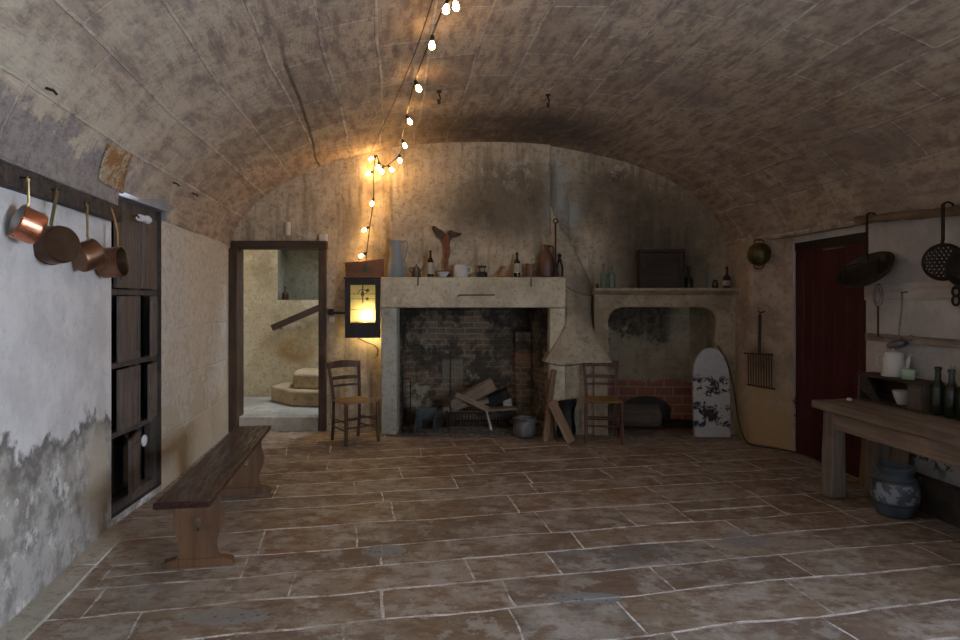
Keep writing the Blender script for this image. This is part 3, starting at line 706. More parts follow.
# ------------------------------------------------------------------ left wall things
def lwall(px, py=None, off=0.0):            # point on the left wall face seen at a column
    y = 2.0
    while (px-480)/F*y > LW(y)+off*1.02: y += .003
    z = None if py is None else CH-(py-HZ)/F*y
    p = Vector((LW(y)+off*1.02, y, z or 0))
    return p
def lwrz(y): 
    d = Vector((LW(y+.1)-LW(y-.1), .2, 0)); return math.atan2(d.y, d.x)
bm_ = thing('hanging_beam', 'dark worm-eaten beam along the left wall that the copper pans hang from', 'beam', (LW(1.2),1.2,2.065), lwrz(2.2))
L_ = (Vector((LW(4.16),4.16))-Vector((LW(1.2),1.2))).length
mb = MB(); mb.box(0,L_,-.05,.01,-.055,.045); mb.cut(3)
for v in mb.bm.verts: v.co += Vector((0,1,1))*mnoise.noise(v.co*14)*.008
mb.build('beam_timber', M['beam'], bm_, .006)

def copper_pan(px, zt, Ln, R, dep, mats, label, open_dir, hbend=0.0, lining='tin'):
    p = lwall(px, off=.085); p.z = zt
    t = thing('copper_pan', label, 'pan', p, lwrz(p.y), 'copper pans on the left wall')
    o = Vector(open_dir).normalized()
    up = Vector((0,0,1)); zc = o; xc = up - zc*up.dot(zc); xc.normalize(); yc = zc.cross(xc)
    m = Matrix(((xc.x,yc.x,zc.x,0),(xc.y,yc.y,zc.y,0),(xc.z,yc.z,zc.z,-Ln),(0,0,0,1)))
    b = MB(); h = dep/2
    b.lathe([(0,-h),(R*.9,-h),(R*.97,-h+.006),(R,-h+.018),(R,h-.004),(R+.004,h),(R-.001,h+.003),(R-.005,h-.004),(R-.005,-h+.02),(R*.92,-h+.008),(0,-h+.006)],36,m,False)
    bo = b.build('pan_body', [mats, M[lining]], t, ang=40)
    inv = m.inverted()
    for pl in bo.data.polygons:
        q = inv @ pl.center; rr = math.hypot(q.x,q.y)
        if (rr < R-.003 and q.z > -h+.0055): pl.material_index = 1
    q0 = m @ Vector((R-.01,0,h-.012)); q1 = m @ Vector((R+.02,0,h-.012))
    hd = MB(); pts = [q0,q1]
    for k in range(1,7):
        s = k/6; pts.append(q1.lerp(Vector((0,0,0)), s)+Vector((hbend*math.sin(s*PI),0,0)))
    for a,c in zip(pts,pts[1:]): hd.bar(a,c+(c-a).normalized()*.002,.016,.006,up=o)
    ho = hd.build('handle', M['brass'], t); ho['label'] = 'long brass handle'
    lp = MB(); lp.tube([Vector((.012*math.cos(a),0,.012*math.sin(a)-.002)) for a in [2*PI*k/12 for k in range(13)]], .003, 6, False); lp.build('hanging_ring', M['brass'], t)
    nl = MB(); nl.tube([(0,-.012,.006),(0,.09,.004)], .004, 6); nl.build('nail', M['iron'], t)
    rv = MB()
    for k in (-1,1): rv.ball(m @ Vector((R+.002,k*.009,h-.02)), .004, 8)
    rv.build('rivet', M['brass'], t)
    return t
copper_pan(28,2.06,.215,.078,.10,M['copper'],'bright pink copper saucepan hung nearest on the beam, tilted with its tinned mouth showing',(-.62,.68,.38))
copper_pan(57,2.055,.275,.096,.10,M['oldcopper'],'dark tarnished copper pan with its round base turned to the room',(.53,.81,-.05))
copper_pan(87,2.04,.29,.083,.11,M['browncopper'],'copper saucepan with a bright streak, third from the left on the beam',(.68,-.59,.35))
copper_pan(111.5,2.07,.335,.094,.125,M['browncopper'],'brown copper saucepan on a long bent handle at the window end of the beam',(-.07,-.96,.12), .03, 'oldcopper')

# bare bulb under the window lintel
p = at(139,217.5,4.45)
t = thing('bare_bulb', 'unlit white bulb in a white porcelain holder under the window lintel', 'light bulb', p, wrz)
ax = rot('Y', 90)
mb = MB(); mb.lathe([(0,0),(.022,0),(.026,.012),(.018,.02),(.024,.03),(.024,.06),(.018,.066),(0,.066)],18,ax); mb.build('bulb_holder', M['porcelain'], t)
mb = MB(); mb.lathe([(.013,.066),(.014,.08),(.026,.105),(.031,.128),(.026,.15),(.012,.162),(0,.165)],18,ax); mb.build('bulb', M['porcelain'], t)
mb = MB(); mb.tube([(0,0,0),(-.03,.0,.01),(-.05,.02,.0)],.006,6); mb.build('bracket', M['iron'], t)

# rusty plate fixed on the vault
ks = [vault_hit(*q) for q in ((107,143),(132,154),(122,193),(97,179))]
mb = MB(); n = 8; g = []
for i in range(n+1):
    row = []
    for j in range(n+1):
        u, v = i/n, j/n
        k = (ks[0][0]*(1-u)+ks[1][0]*u)*(1-v)+(ks[3][0]*(1-u)+ks[2][0]*u)*v
        y = (ks[0][1]*(1-u)+ks[1][1]*u)*(1-v)+(ks[3][1]*(1-u)+ks[2][1]*u)*v
        row.append(mb.bm.verts.new(vault_pt(k,y,.008)))
    g.append(row)
for i in range(n):
    for j in range(n): mb.bm.faces.new((g[i][j],g[i+1][j],g[i+1][j+1],g[i][j+1]))
o = mb.build('rusty_plate', M['rust'], None); sm = o.modifiers.new('s','SOLIDIFY'); sm.thickness = .006; sm.offset = 0
tag(o, 'rust-eaten square iron plate set in the vault above the copper pans', 'plate')

# iron hooks in the vault
for q, lab in (((439,91),'small black iron hook in the vault just right of the string lights'),((548,95),'small black iron hook in the vault right of the middle')):
    k, y = vault_hit(*q); p = vault_pt(k, y)
    t = thing('iron_hook', lab, 'hook', p, 0, 'iron hooks in the vault')
    mb = MB(); mb.tube([(0,0,.03),(0,0,-.03),(.012,0,-.06),(.004,0,-.085),(-.014,0,-.075)],.007,8); mb.build('hook', M['iron'], t)
    mb = MB(); mb.lathe([(0,-.012),(.022,-.012),(.02,.012),(0,.012)],10); mb.build('eye_plate', M['rustiron'], t)
    mb = MB(); mb.ball((0,0,-.095),.014,8,1,1,1.5); mb.build('hook_knob', M['rustiron'], t)
for q, lab in (((45,87),'iron stub jutting from the vault at far left'),((192,193),'iron stub in the vault above the bare stone left of the stair doorway'),((172,182),'thin iron nail in the vault above the shuttered window')):
    k, y = vault_hit(*q); p = vault_pt(k, y)
    o = MB().tube([(0,0,.0),(.035,0,-.012),(.05,0,-.03)],.007,6).build('iron_nail', M['rustiron']); o.location = p
    tag(o, lab, 'nail')

# ------------------------------------------------------------------ bench
def vase(h, wt, wm, wn, wf):                # board outline: top, belly, neck, foot half-widths
    pts = [(wt,h),(wt*.98,h*.86),(wm,h*.66),(wm*.98,h*.54),(wn,h*.30),(wn*1.02,h*.22),(wn*1.2,h*.13),(wf*.88,h*.10),(wf*.98,h*.055),(wf,0)]
    # smooth with catmull
    out = []
    for i in range(len(pts)-1):
        p0 = pts[max(0,i-1)]; p1 = pts[i]; p2 = pts[i+1]; p3 = pts[min(len(pts)-1,i+2)]
        for s in (0,.33,.66):
            f = lambda a,b,c,d: .5*((2*b)+(-a+c)*s+(2*a-5*b+4*c-d)*s*s+(-a+3*b-3*c+d)*s**3)
            out.append((f(p0[0],p1[0],p2[0],p3[0]), f(p0[1],p1[1],p2[1],p3[1])))
    out.append(pts[-1])
    return out+[(-x,z) for x,z in reversed(out)]
bA = Vector((-1.535,3.29)); bB = Vector((-1.875,5.30)); bl = (bB-bA).length
ben = thing('bench', 'long dark polished oak bench along the left wall', 'bench', (*((bA+bB)/2),0), math.atan2((bB-bA).y,(bB-bA).x)-PI/2)
mb = MB(); mb.box(-.14,.14,-bl/2,bl/2,.425,.46); mb.build('seat', M['oak'], ben, .009, 3)
for s in (-1,1):
    o = vase(.425,.115,.135,.095,.185)
    mb = MB(); c0 = s*(bl/2-.33)
    hole = [(.022*math.cos(a)*(1 if abs(math.cos(a))>.3 else .8), .24+.038*math.sin(a)) for a in [2*PI*k/12 for k in range(12)]]
    vs = []
    loops = [[Vector((x,z,0)) for x,z in o],[Vector((x,z,0)) for x,z in hole]]
    flat = [q for l in loops for q in l]; tr = tessellate_polygon(loops)
    F_ = [mb.bm.verts.new((q.x,c0-.02,q.y)) for q in flat]; B_ = [mb.bm.verts.new((q.x,c0+.02,q.y)) for q in flat]
    for a in tr: mb.bm.faces.new([F_[i] for i in a]); mb.bm.faces.new([B_[i] for i in reversed(a)])
    st = 0
    for l in loops:
        for i in range(len(l)):
            j = (i+1)%len(l); mb.bm.faces.new((F_[st+i],F_[st+j],B_[st+j],B_[st+i]))
        st += len(l)
    mb.build('leg', M['oak_leg'], ben, ang=30)
    mb = MB(); mb.prism([(-.19,0),(.19,0),(.185,.035),(.13,.05),(-.13,.05),(-.185,.035)],c0-.032,c0+.032); mb.build('foot', M['oak_leg'], ben, .004)
mb = MB(); mb.box(-.015,.015,-bl/2+.35,bl/2-.35,.335,.425); mb.build('stretcher', M['oak'], ben, .004)

# ------------------------------------------------------------------ chairs
def make_chair(label, loc, rz, wm, rm):
    c = thing('chair', label, 'chair', loc, rz, 'rush-seated chairs by the fireplaces')
    w, d = .185, .165
    pr = [(-w-.02,-d-.02),(w+.02,-d-.02),(w-.015,d+.01),(-w+.015,d+.01)]
    mb = MB(); n = 12; top = []; bot = []
    for i in range(n+1):
        r1, r2 = [], []
        for j in range(n+1):
            u, v = i/n, j/n
            x = (pr[0][0]*(1-u)+pr[1][0]*u)*(1-v)+(pr[3][0]*(1-u)+pr[2][0]*u)*v; y = pr[0][1]*(1-v)+pr[3][1]*v
            e = min(u,1-u,v,1-v)*2; dip = -.012*math.sin(u*PI)*math.sin(v*PI)
            rd = .014*min(1,e*6)**.5
            ridge = .004*(1 if abs(u-.5) < abs(v-.5) else -1)*0
            r1.append(mb.bm.verts.new((x,y,.437+rd+dip))); r2.append(mb.bm.verts.new((x,y,.427-rd*.6)))
        top.append(r1); bot.append(r2)
    for i in range(n):
        for j in range(n):
            mb.bm.faces.new((top[i][j],top[i+1][j],top[i+1][j+1],top[i][j+1])); mb.bm.faces.new((bot[i][j],bot[i][j+1],bot[i+1][j+1],bot[i+1][j]))
    ring = [(i,0) for i in range(n)]+[(n,j) for j in range(n)]+[(i,n) for i in range(n,0,-1)]+[(0,j) for j in range(n,0,-1)]
    for (a,b),(a2,b2) in zip(ring, ring[1:]+ring[:1]): mb.bm.faces.new((top[a][b],bot[a][b],bot[a2][b2],top[a2][b2]))
    mb.build('seat', rm, c)
    for s in (-1,1):
        mb = MB(); mb.tube([(s*w*1.03,-d-.008,0),(s*w,-d,.12),(s*w,-d,.36),(s*w,-d,.445)],[.015,.019,.021,.019],10); mb.build('leg', wm, c)
        mb = MB(); pts = [(s*(w-.03),d+.035,0),(s*(w-.03),d+.008,.2),(s*(w-.03),d,.43),(s*(w-.022),d+.02,.58),(s*(w-.008),d+.055,.74),(s*(w+.0),d+.075,.825)]
        for a,b in zip(pts,pts[1:]): mb.bar(a,Vector(b)+(Vector(b)-Vector(a)).normalized()*.004,.032,.026,up=(0,1,0))
        mb.build('leg', wm, c, .006)
    def slat(z, h, y, thick=.014, arch=0.0, wd=None):
        mb = MB(); n = 10; ww = wd or (w-.03); va = []
        for i in range(n+1):
            u = -1+2*i/n; x = u*ww; yy = y+.022*(1-u*u); zt = z+h/2+arch*(1-u*u); zb = z-h/2+arch*.45*(1-u*u)
            va.append([mb.bm.verts.new(p) for p in ((x,yy-thick/2,zb),(x,yy+thick/2,zb),(x,yy+thick/2,zt),(x,yy-thick/2,zt))])
        for a,b in zip(va,va[1:]):
            for k in range(4): mb.bm.faces.new((a[k],b[k],b[(k+1)%4],a[(k+1)%4]))
        mb.bm.faces.new(va[0]); mb.bm.faces.new(va[-1][::-1]); return mb
    slat(.79,.065,d+.062,.018,.022,w+.012).build('top_rail', wm, c, .004)
    slat(.655,.036,d+.035,.012,.008,w-.012).build('back_slat', wm, c, .003)
    slat(.575,.022,d+.018,.012,.006,w-.018).build('back_slat', wm, c, .003)
    for z in (.16,.255): MB().tube([(-w,-d,z+.02),(w,-d,z+.02)],.009,8).build('stretcher', wm, c)
    for s in (-1,1):
        for z in (.15,.235): MB().tube([(s*w,-d,z),(s*(w-.03),d+.012,z)],.009,8).build('stretcher', wm, c)
    MB().tube([(-(w-.03),d+.01,.19),((w-.03),d+.01,.19)],.009,8).build('stretcher', wm, c)
    return c
make_chair('brown wooden chair with a rush seat left of the left fireplace, turned sideways', (-1.335,6.80,0), math.radians(40), M['chair'], M['rush'])
make_chair('reddish wooden chair with a golden rush seat between the two fireplaces', (1.31,6.85,0), math.radians(-5), M['chair_red'], M['rush2'])

# ------------------------------------------------------------------ left fireplace
FX0, FX1 = -1.105, .955; FY = 7.10
fp = thing('fireplace', 'large left fireplace with a pale stone mantel and sooted brick hearth', 'fireplace', (0,FY,0))
def loc(y): return y-FY
mb = MB(); mb.box(FX0,FX1,0,.27,1.415,1.755); mb.cut(1); mb.build('mantel', M['mantel_stone'], fp, .014)
mb = MB(); mb.box(-1.10,-.925,.015,.27,0,1.413); mb.build('pier', M['pier_stone'], fp, .012)
mb = MB(); mb.box(.775,.95,.015,.27,0,1.413); mb.build('pier', M['mantel_stone'], fp, .012)
mb = MB(); yb = loc(7.86)
sp = [(-.93,.2),(-.90,yb),(.60,yb),(.79,.2)]
for a,b in zip(sp,sp[1:]): mb.quad((a[0],a[1],0),(b[0],b[1],0),(b[0],b[1],1.9),(a[0],a[1],1.9))
mb.quad((-.93,.2,1.7),(-.90,yb,1.7),(.60,yb,1.7),(.79,.2,1.7))
mb.quad((-.93,.2,0.012),(.79,.2,0.012),(.60,yb,0.012),(-.90,yb,0.012))
fb = mb.build('firebox', M['firebrick'], fp, fix=False)
mb = MB(); mb.box(.43,.62,yb-.10,yb-.02,.012,1.12); mb.cut(2); mb.build('brick_pilaster', M['firebrick'], fp, .01)
mb = MB(); mb.box(-.905,-.72,yb-.08,yb-.02,.012,.95); mb.build('brick_pilaster', M['firebrick'], fp, .01)
# ash spread (uncountable)
mb = MB(); n = 40
gv = [[None]*(n+1) for _ in range(n+1)]
for i in range(n+1):
    for j in range(n+1):
        u, v = i/n*2-1, j/n*2-1; r = math.hypot(u,v)
        x, y = u*.82-.06, v*.40+.32; h = max(0,1-r)**.7*.05+max(0,1-r)*.03*mnoise.noise(Vector((x*14,y*14,1)))+.0
        gv[i][j] = mb.bm.verts.new((x,y,.014+h if r < 1 else .004))
for i in range(n):
    for j in range(n): mb.bm.faces.new((gv[i][j],gv[i+1][j],gv[i+1][j+1],gv[i][j+1]))
ash = mb.build('ash_heap', M['ash'], None, fix=False); ash.location = (0,FY,0); ash['kind'] = 'stuff'; tag(ash,'grey ash and cinders spread over the fireplace hearth','ash')

# grate of upright bars
gt = thing('fire_grate', 'low black iron grate with upright bars on the hearth', 'grate', (-.02,7.30,.02))
mb = MB(); mb.bar((-.36,0,.05),(.40,0,.05),.016,.016); mb.bar((-.36,0,.19),(.40,0,.19),.016,.016); mb.bar((-.34,.0,.05),(-.34,.3,.05),.014,.014)
for x in (-.36,.40): mb.bar((x,0,.0),(x,0,.22),.018,.018); 
mb.bar((-.36,.30,.05),(.40,.30,.05),.016,.016); mb.bar((-.36,0,.05),(-.36,.3,.05),.016,.016); mb.bar((.40,0,.05),(.40,.3,.05),.016,.016)
for x in (-.36,.40): mb.bar((x,.3,0),(x,.3,.1),.016,.016)
mb.build('grate_frame', M['iron'], gt)
for i in range(20):
    MB().bar((-.33+i*.0368,-.012,.04),(-.33+i*.0368,-.012,.20),.012,.012).build('grate_bar', M['iron'], gt)
def log_piece(name, label, p0, p1, w, h, mat, roll=0.0, grp='firewood on the grate'):
    p0, p1 = Vector(p0), Vector(p1); d = p1-p0
    m = T(*p0) @ d.to_track_quat('X','Z').to_matrix().to_4x4() @ rot('X',roll)
    mb = MB(); mb.box(0,d.length,-w/2,w/2,-h/2,h/2); mb.cut(2); mb.jitter(.006,9,p0.x)
    o = mb.build(name, mat, None, .004); o.matrix_world = m
    return tag(o, label, 'firewood', grp)
log_piece('firewood_board', 'broad pale board propped up to the right over the grate', (-.33,7.42,.27),(.16,7.44,.53),.06,.15,M['plank_x'],20)
log_piece('firewood_board', 'narrow board lying low across the grate under the broad one', (-.42,7.52,.23),(.10,7.50,.33),.10,.05,M['plank_x'],10)
log_piece('firewood_board', 'short board sloping down to the right over the grate', (-.28,7.36,.41),(.10,7.36,.235),.07,.06,M['plank_x'],-15)
log_piece('firewood_board', 'thin flat board resting on the right end of the grate', (.04,7.40,.235),(.42,7.42,.25),.12,.025,M['plank_x'],5)
log_piece('charred_log', 'charred black log behind the boards on the grate', (.0,7.58,.27),(.34,7.56,.41),.11,.11,M['char'],15)
log_piece('charred_log', 'charred black log lying left of the grate', (-.65,7.32,.075),(-.39,7.40,.085),.10,.10,M['char'],10)
log_piece('pale_stick', 'thin pale stick leaning against the front of the grate', (.13,7.18,.02),(.075,7.275,.235),.022,.022,M['paper'],0,None)
log_piece('stone_block', 'pale broken stone standing on the right of the grate', (.27,7.6,.30),(.37,7.6,.31),.10,.12,M['pier_stone'],0,None)['category'] = 'stone'
# iron uprights (left): a tall narrow fire frame, ash bucket shape
t = thing('fire_screen_frame', 'narrow black iron frame standing inside the left of the fireplace', 'fire screen', (-.83,7.22,.012))
mb = MB()
for x in (-.045,.045): mb.tube([(x,0,0),(x,0,.60)],.007,6)
mb.tube([(-.045,0,.6),(.045,0,.6)],.007,6); mb.tube([(-.045,0,.06),(.045,0,.06)],.006,6); mb.build('frame', M['iron'], t)
for s in (-1,1): MB().tube([(s*.045,-.07,.0),(s*.045,0,.03),(s*.045,.07,.0)],.008,6).build('foot', M['iron'], t)
t = thing('iron_spit_rod', 'thin black iron rod standing upright on the hearth left of the boards', 'rod', (-.335,7.20,.015))
MB().tube([(0,0,0),(0,0,.90)],.007,8).build('shaft', M['iron'], t); MB().tube([(-.08,0,.012),(.08,0,.012)],.009,6).build('foot', M['iron'], t)
MB().tube([(0,-.07,.012),(0,.07,.012)],.009,6).build('foot', M['iron'], t)
t = thing('ash_box', 'open blue-grey metal ash box on the left of the hearth', 'box', (-.62,7.24,.012), math.radians(-6))
mb = MB(); mb.box(-.11,.11,.10,.115,0,.26); mb.build('back_plate', M['bluegrey'], t, .003)
for s in (-1,1): mb = MB(); mb.prism([(0,0),(0,.07),(.19,.24),(.19,0)],0,.012,rot('Z',90)@T(-.08,s*.105-.006,0)); mb.build('side_plate', M['bluegrey'], t)
mb = MB(); mb.box(-.11,.11,-.09,.11,0,.012); mb.build('bottom_plate', M['bluegrey'], t)
t = thing('cooking_pot', 'round grey cast pot with a flat rim on the hearth beside the leaning planks', 'pot', (.485,6.98,.004))
mb = MB(); mb.lathe([(0,.0),(.085,.0),(.115,.03),(.125,.09),(.122,.15),(.118,.19),(.132,.20),(.132,.212),(.112,.212),(.108,.18),(.11,.1),(.09,.03),(0,.02)],28); mb.build('pot_body', M['greymetal'], t)
for s in (-1,1): MB().tube([(s*.12,-.035,.165),(s*.15,-.03,.175),(s*.15,.03,.175),(s*.12,.035,.165)],.006,6).build('pot_ear', M['greymetal'], t)
# towel rail & hooks on the mantel front
t = thing('iron_rail', 'thin black iron rail on the front of the left mantel', 'rail', (0,FY,1.555))
MB().tube([(-.235,-.03,0),(.165,-.03,0)],.006,8).build('rail_bar', M['iron'], t)
for x in (-.22,.15): MB().tube([(x,-.03,0),(x,.02,.0),(x,.02,0)],.007,6).build('rail_bracket', M['iron'], t)
MB().tube([(-.235,-.03,0),(-.245,-.03,-.02)],.006,6).build('rail_end', M['iron'], t)
for x, z, lab in ((-.685,1.71,'iron hook at the top of the mantel below the oil can'),(.565,1.70,'iron hook at the top of the mantel below the stoneware jug')):
    o = MB().tube([(0,.02,.045),(0,-.012,.045),(0,-.014,-.01),(0,-.018,-.04),(0,-.035,-.05),(0,-.04,-.03)],.006,6).build('mantel_hook', M['iron']); o.location = (x,FY,z); tag(o, lab,'hook','hooks on the left mantel')

# ------------------------------------------------------------------ chimney hood between the fireplaces
mb = MB()
mb.prism([(.955,1.05),(1.41,1.05),(1.41,0),(.955,0)],7.17,7.36); w = struct(mb.build('wall_between_fireplaces', M['hood'], None, .01)); w['label'] = 'pale plastered wall between the two fireplaces'
def arcpts(pts, n=6):
    out = []
    for i in range(len(pts)-1):
        p0 = pts[max(0,i-1)]; p1 = pts[i]; p2 = pts[i+1]; p3 = pts[min(len(pts)-1,i+2)]
        for k in range(n):
            s = k/n; f = lambda a,b,c,d: .5*((2*b)+(-a+c)*s+(2*a-5*b+4*c-d)*s*s+(-a+3*b-3*c+d)*s**3)
            out.append(tuple(f(p0[q],p1[q],p2[q],p3[q]) for q in range(len(p1))))
    return out+[tuple(pts[-1])]
# (px of left edge, px of right edge, py, front Y)
sec = [(548,552,206,7.33),(549,566,232,7.27),(552,580,258,7.20),(561,592,286,7.14),(566,592,310,7.10),(563,594,328,7.07),(555,601,345,7.03),(549,609,356,7.00),(545,613,363,6.99)]
sec = arcpts(sec, 5); mb = MB(); rows_ = []
for l, r, py, yy in sec:
    a = at(l,py,yy); b = at(r,py,yy)
    xs = [a.x+(b.x-a.x)*k/10 for k in range(11)]
    row = [mb.bm.verts.new((a.x,7.36,a.z))]
    for k, x in enumerate(xs): row.append(mb.bm.verts.new((x, yy+.05*abs(k/5-1)**4, a.z)))
    row.append(mb.bm.verts.new((b.x,7.36,b.z))); rows_.append(row)
for a,b in zip(rows_,rows_[1:]):
    for k in range(len(a)-1): mb.bm.faces.new((a[k],b[k],b[k+1],a[k+1]))
mb.bm.faces.new(rows_[-1])
w = struct(mb.build('wall_hood', M['hood'], None, ang=50)); w['label'] = 'flared plaster flue hood between the two fireplaces'

# ------------------------------------------------------------------ right fireplace
f2 = thing('fireplace', 'smaller right fireplace with a sooty arched stone surround and brick oven back', 'fireplace', (0,FY,0))
mb = MB()
prof = [(0,1.632),(-.10,1.632),(-.105,1.605),(-.085,1.59),(-.06,1.575),(-.02,1.56),(0,1.56)]
v0 = [mb.bm.verts.new((1.25,y if y<0 else .26,z)) for y,z in prof]; v1 = [mb.bm.verts.new((2.862,y if y<0 else .26,z)) for y,z in prof]
for i in range(len(prof)): j = (i+1)%len(prof); mb.bm.faces.new((v0[i],v0[j],v1[j],v1[i]))
mb.bm.faces.new(v0); mb.bm.faces.new(v1[::-1]); mb.build('mantel_shelf', M['surround2'], f2, .004)
inn = [(1.42,0),(1.42,1.26)]+[(1.42+.16-.16*math.cos(a),1.26+.16*math.sin(a)) for a in [PI/2*k/7 for k in range(1,8)]]
inn += [(2.62-.16+.16*math.sin(a),1.26+.16*math.cos(a)) for a in [PI/2*k/7 for k in range(0,7)]]+[(2.62,1.26),(2.60,1.0),(2.66,.0)]
out_ = [(1.27,0),(1.27,1.565),(2.85,1.565),(2.85,0)]
poly = [out_[0],out_[1],out_[2],out_[3]]+inn[::-1]
mb = MB(); F_ = [mb.bm.verts.new((x,.0,z)) for x,z in poly]; B_ = [mb.bm.verts.new((x,.26,z)) for x,z in poly]
for a in tessellate_polygon([[Vector((x,z,0)) for x,z in poly]]): mb.bm.faces.new([F_[i] for i in a]); mb.bm.faces.new([B_[i] for i in reversed(a)])
for i in range(len(poly)): j = (i+1)%len(poly); mb.bm.faces.new((F_[i],F_[j],B_[j],B_[i]))
mb.build('surround', M['surround2'], f2, ang=30)
mb = MB(); yb = .72
sp = [(1.42,.24),(1.50,yb),(2.56,yb),(2.64,.24)]
for a,b in zip(sp,sp[1:]): mb.quad((a[0],a[1],0),(b[0],b[1],0),(b[0],b[1],1.9),(a[0],a[1],1.9))
mb.quad((1.42,.24,1.8),(1.5,yb,1.8),(2.56,yb,1.8),(2.64,.24,1.8)); mb.quad((1.42,.24,.012),(2.64,.24,.012),(2.56,yb,.012),(1.5,yb,.012))
mb.build('firebox', M['oven'], f2, fix=False)
# oven mouth: dark low arch at the foot of the back wall
mb = MB(); arc_ = [(1.72,.012)]+[(2.02-.30*math.cos(a),.16+.17*math.sin(a)) for a in [PI*k/12 for k in range(13)]]+[(2.32,.012)]
mb.prism(arc_, yb-.02, yb-.004); mb.build('oven_mouth', M['blackwood'], f2)
lg = thing('log', 'thick dusty log lying at the mouth of the oven in the right fireplace', 'log', (1.78,7.42,.02), math.radians(-7))
mb = MB(); mb.lathe([(0,-.29),(.12,-.29),(.135,-.26),(.14,0),(.13,.25),(.118,.29),(0,.29)],20,T(0,0,.14)@rot('Y',90)); mb.cut(1); mb.jitter(.02,6,3); mb.build('bark', M['log'], lg)
mb = MB(); mb.lathe([(0,.285),(.10,.285),(.10,.298),(0,.298)],18,T(0,0,.14)@rot('Y',90)); mb.build('cut_end', M['char'], lg)
lg2 = MB().tube([(0,0,0),(.18,-.02,.01),(.36,0,-.005)],[.045,.05,.04],10).jitter(.012,9,5).build('charred_branch', M['char']); lg2.location = (2.12,7.45,.062); tag(lg2,'short charred branch beside the thick log in the right fireplace','firewood')
# tall arched panel
mb = MB(); pol = [(-.19,0),(-.195,.5),(-.19,.70)]+[(-.19*math.cos(a)+.0,.70+.27*math.sin(a)) for a in [PI*k/14 for k in range(1,14)]]+[(.19,.70),(.20,.45),(.195,0)]
mb.prism(pol,-.03,.03); pn = mb.build('arched_panel', M['panel'], None, .008); pn.location = (2.53,6.99,.004); pn.rotation_euler = (math.radians(-4),0,math.radians(-4))
tag(pn, 'tall white round-topped panel with flaking black patches leaning in the right fireplace', 'panel')
cb = [(2.625,7.07,1.0),(2.66,7.05,.93),(2.70,6.98,.80),(2.735,6.90,.55),(2.74,6.80,.25),(2.75,6.66,.06),(2.79,6.55,.015),(2.95,6.42,.012),(3.12,6.2,.012),(3.14,5.9,.012)]
o = MB().tube(arcpts(cb,5),.007,8).build('power_cable', M['cable']); tag(o,'black cable running down beside the arched panel and along the floor','cable')
cb = [at(543,362,6.97),at(552,364,6.96),at(566,366,6.955),at(580,364,6.96),at(592,363,6.965)]
o = MB().tube(arcpts([tuple(q) for q in cb],5),.005,6).build('hanging_wire', M['cable']); tag(o,'thin black wire along the lower edge of the plaster hood','wire')
cb = [at(566,286,7.11),at(572,290,7.08),at(582,294,7.06),at(593,296,7.04)]
o = MB().tube(arcpts([tuple(q) for q in cb],5),.004,6).build('hanging_wire', M['cable']); tag(o,'thin black wire slung between the two mantels','wire')

# ------------------------------------------------------------------ planks and sack between the fireplaces
def plank(label, p0, p1, w, h, nrm):
    p0, p1 = Vector(p0), Vector(p1); x = (p1-p0); L = x.length; x.normalize(); n = Vector(nrm); n = (n-x*n.dot(x)).normalized(); s = n.cross(x)
    m = Matrix(((s.x,n.x,x.x,p0.x),(s.y,n.y,x.y,p0.y),(s.z,n.z,x.z,p0.z),(0,0,0,1)))
    mb = MB(); mb.box(-w/2,w/2,-h/2,h/2,0,L); o = mb.build('plank', M['plank'], None, .004); o.matrix_world = m
    return tag(o, label, 'plank', 'planks leaning between the fireplaces')
plank('tallest bare plank, leaning between the fireplaces', at(545,442,6.77), (.815,7.06,.73), .062,.03,(.6,-1,0))
plank('bare plank standing upright beside the tallest one', at(552,439,6.92), (.745,7.07,.62), .075,.03,(.3,-1,0))
plank('short bare plank slanting outward in front of the tall planks', (.955,6.66,.015), (.765,6.83,.415), .095,.04,(-.2,-1,.2))
t = thing('coal_sack', 'crumpled black sack standing behind the slanting plank', 'sack', (.955,7.0,.005))
mb = MB(); mb.lathe([(0,0),(.085,0),(.10,.05),(.095,.2),(.09,.32),(.10,.40),(.085,.39),(.075,.30),(.02,.26),(0,.26)],28,None,False,1.0,.8); mb.cut(1); mb.jitter(.035,7,2)
for v in mb.bm.verts: v.co.z = max(0,v.co.z)
mb.build('sack_body', M['blackcloth'], t, ang=60)
mb = MB(); mb.tube([(-.08,-.07,.33),(-.04,-.10,.36),(.03,-.095,.34),(.08,-.06,.37)],.012,8); mb.build('sack_fold', M['blackcloth'], t)
# ------------------------------------------------------------------ things on the left mantel
MZ = 1.756; MY = 7.20
def mx(px, Y=MY): return (px-480)/F*Y
def handle(p, r, mat, parent, name='handle', seg=8): return MB().tube(arcpts([tuple(q) for q in p],5), r, seg).build(name, mat, parent)
t = thing('pitcher', 'tall grey-blue enamel pitcher at the left end of the left mantel', 'pitcher', (mx(396),MY,MZ))
mb = MB(); prof = [(0,0),(.103,0),(.106,.012),(.103,.03),(.097,.09),(.082,.18),(.064,.27),(.056,.32),(.060,.37),(.068,.41),(.063,.41),(.052,.33),(.056,.29),(.07,.2),(.09,.05),(0,.02)]
mb.lathe(prof,30)
for v in mb.bm.verts:                       # pulled spout on the left, raised lip
    k = max(0,(v.co.z-.33)/.085)
    if k > 0 and v.co.x < 0:
        a = max(0,-v.co.x/(abs(v.co.x)+abs(v.co.y)*.9+1e-6)); v.co.x -= .046*k*a; v.co.z += .03*k*a; v.co.y *= 1-.3*k*a
mb.build('pitcher_body', M['greyenamel'], t, ang=50)
handle([(.062,0,.385),(.095,0,.41),(.125,0,.395),(.130,0,.33),(.105,0,.24),(.085,0,.17),(.078,0,.155)],.009,M['greyenamel'],t)
t = thing('oil_can', 'small dull pewter can with a lid and spout right of the tall pitcher', 'can', (mx(416.5),MY,MZ))
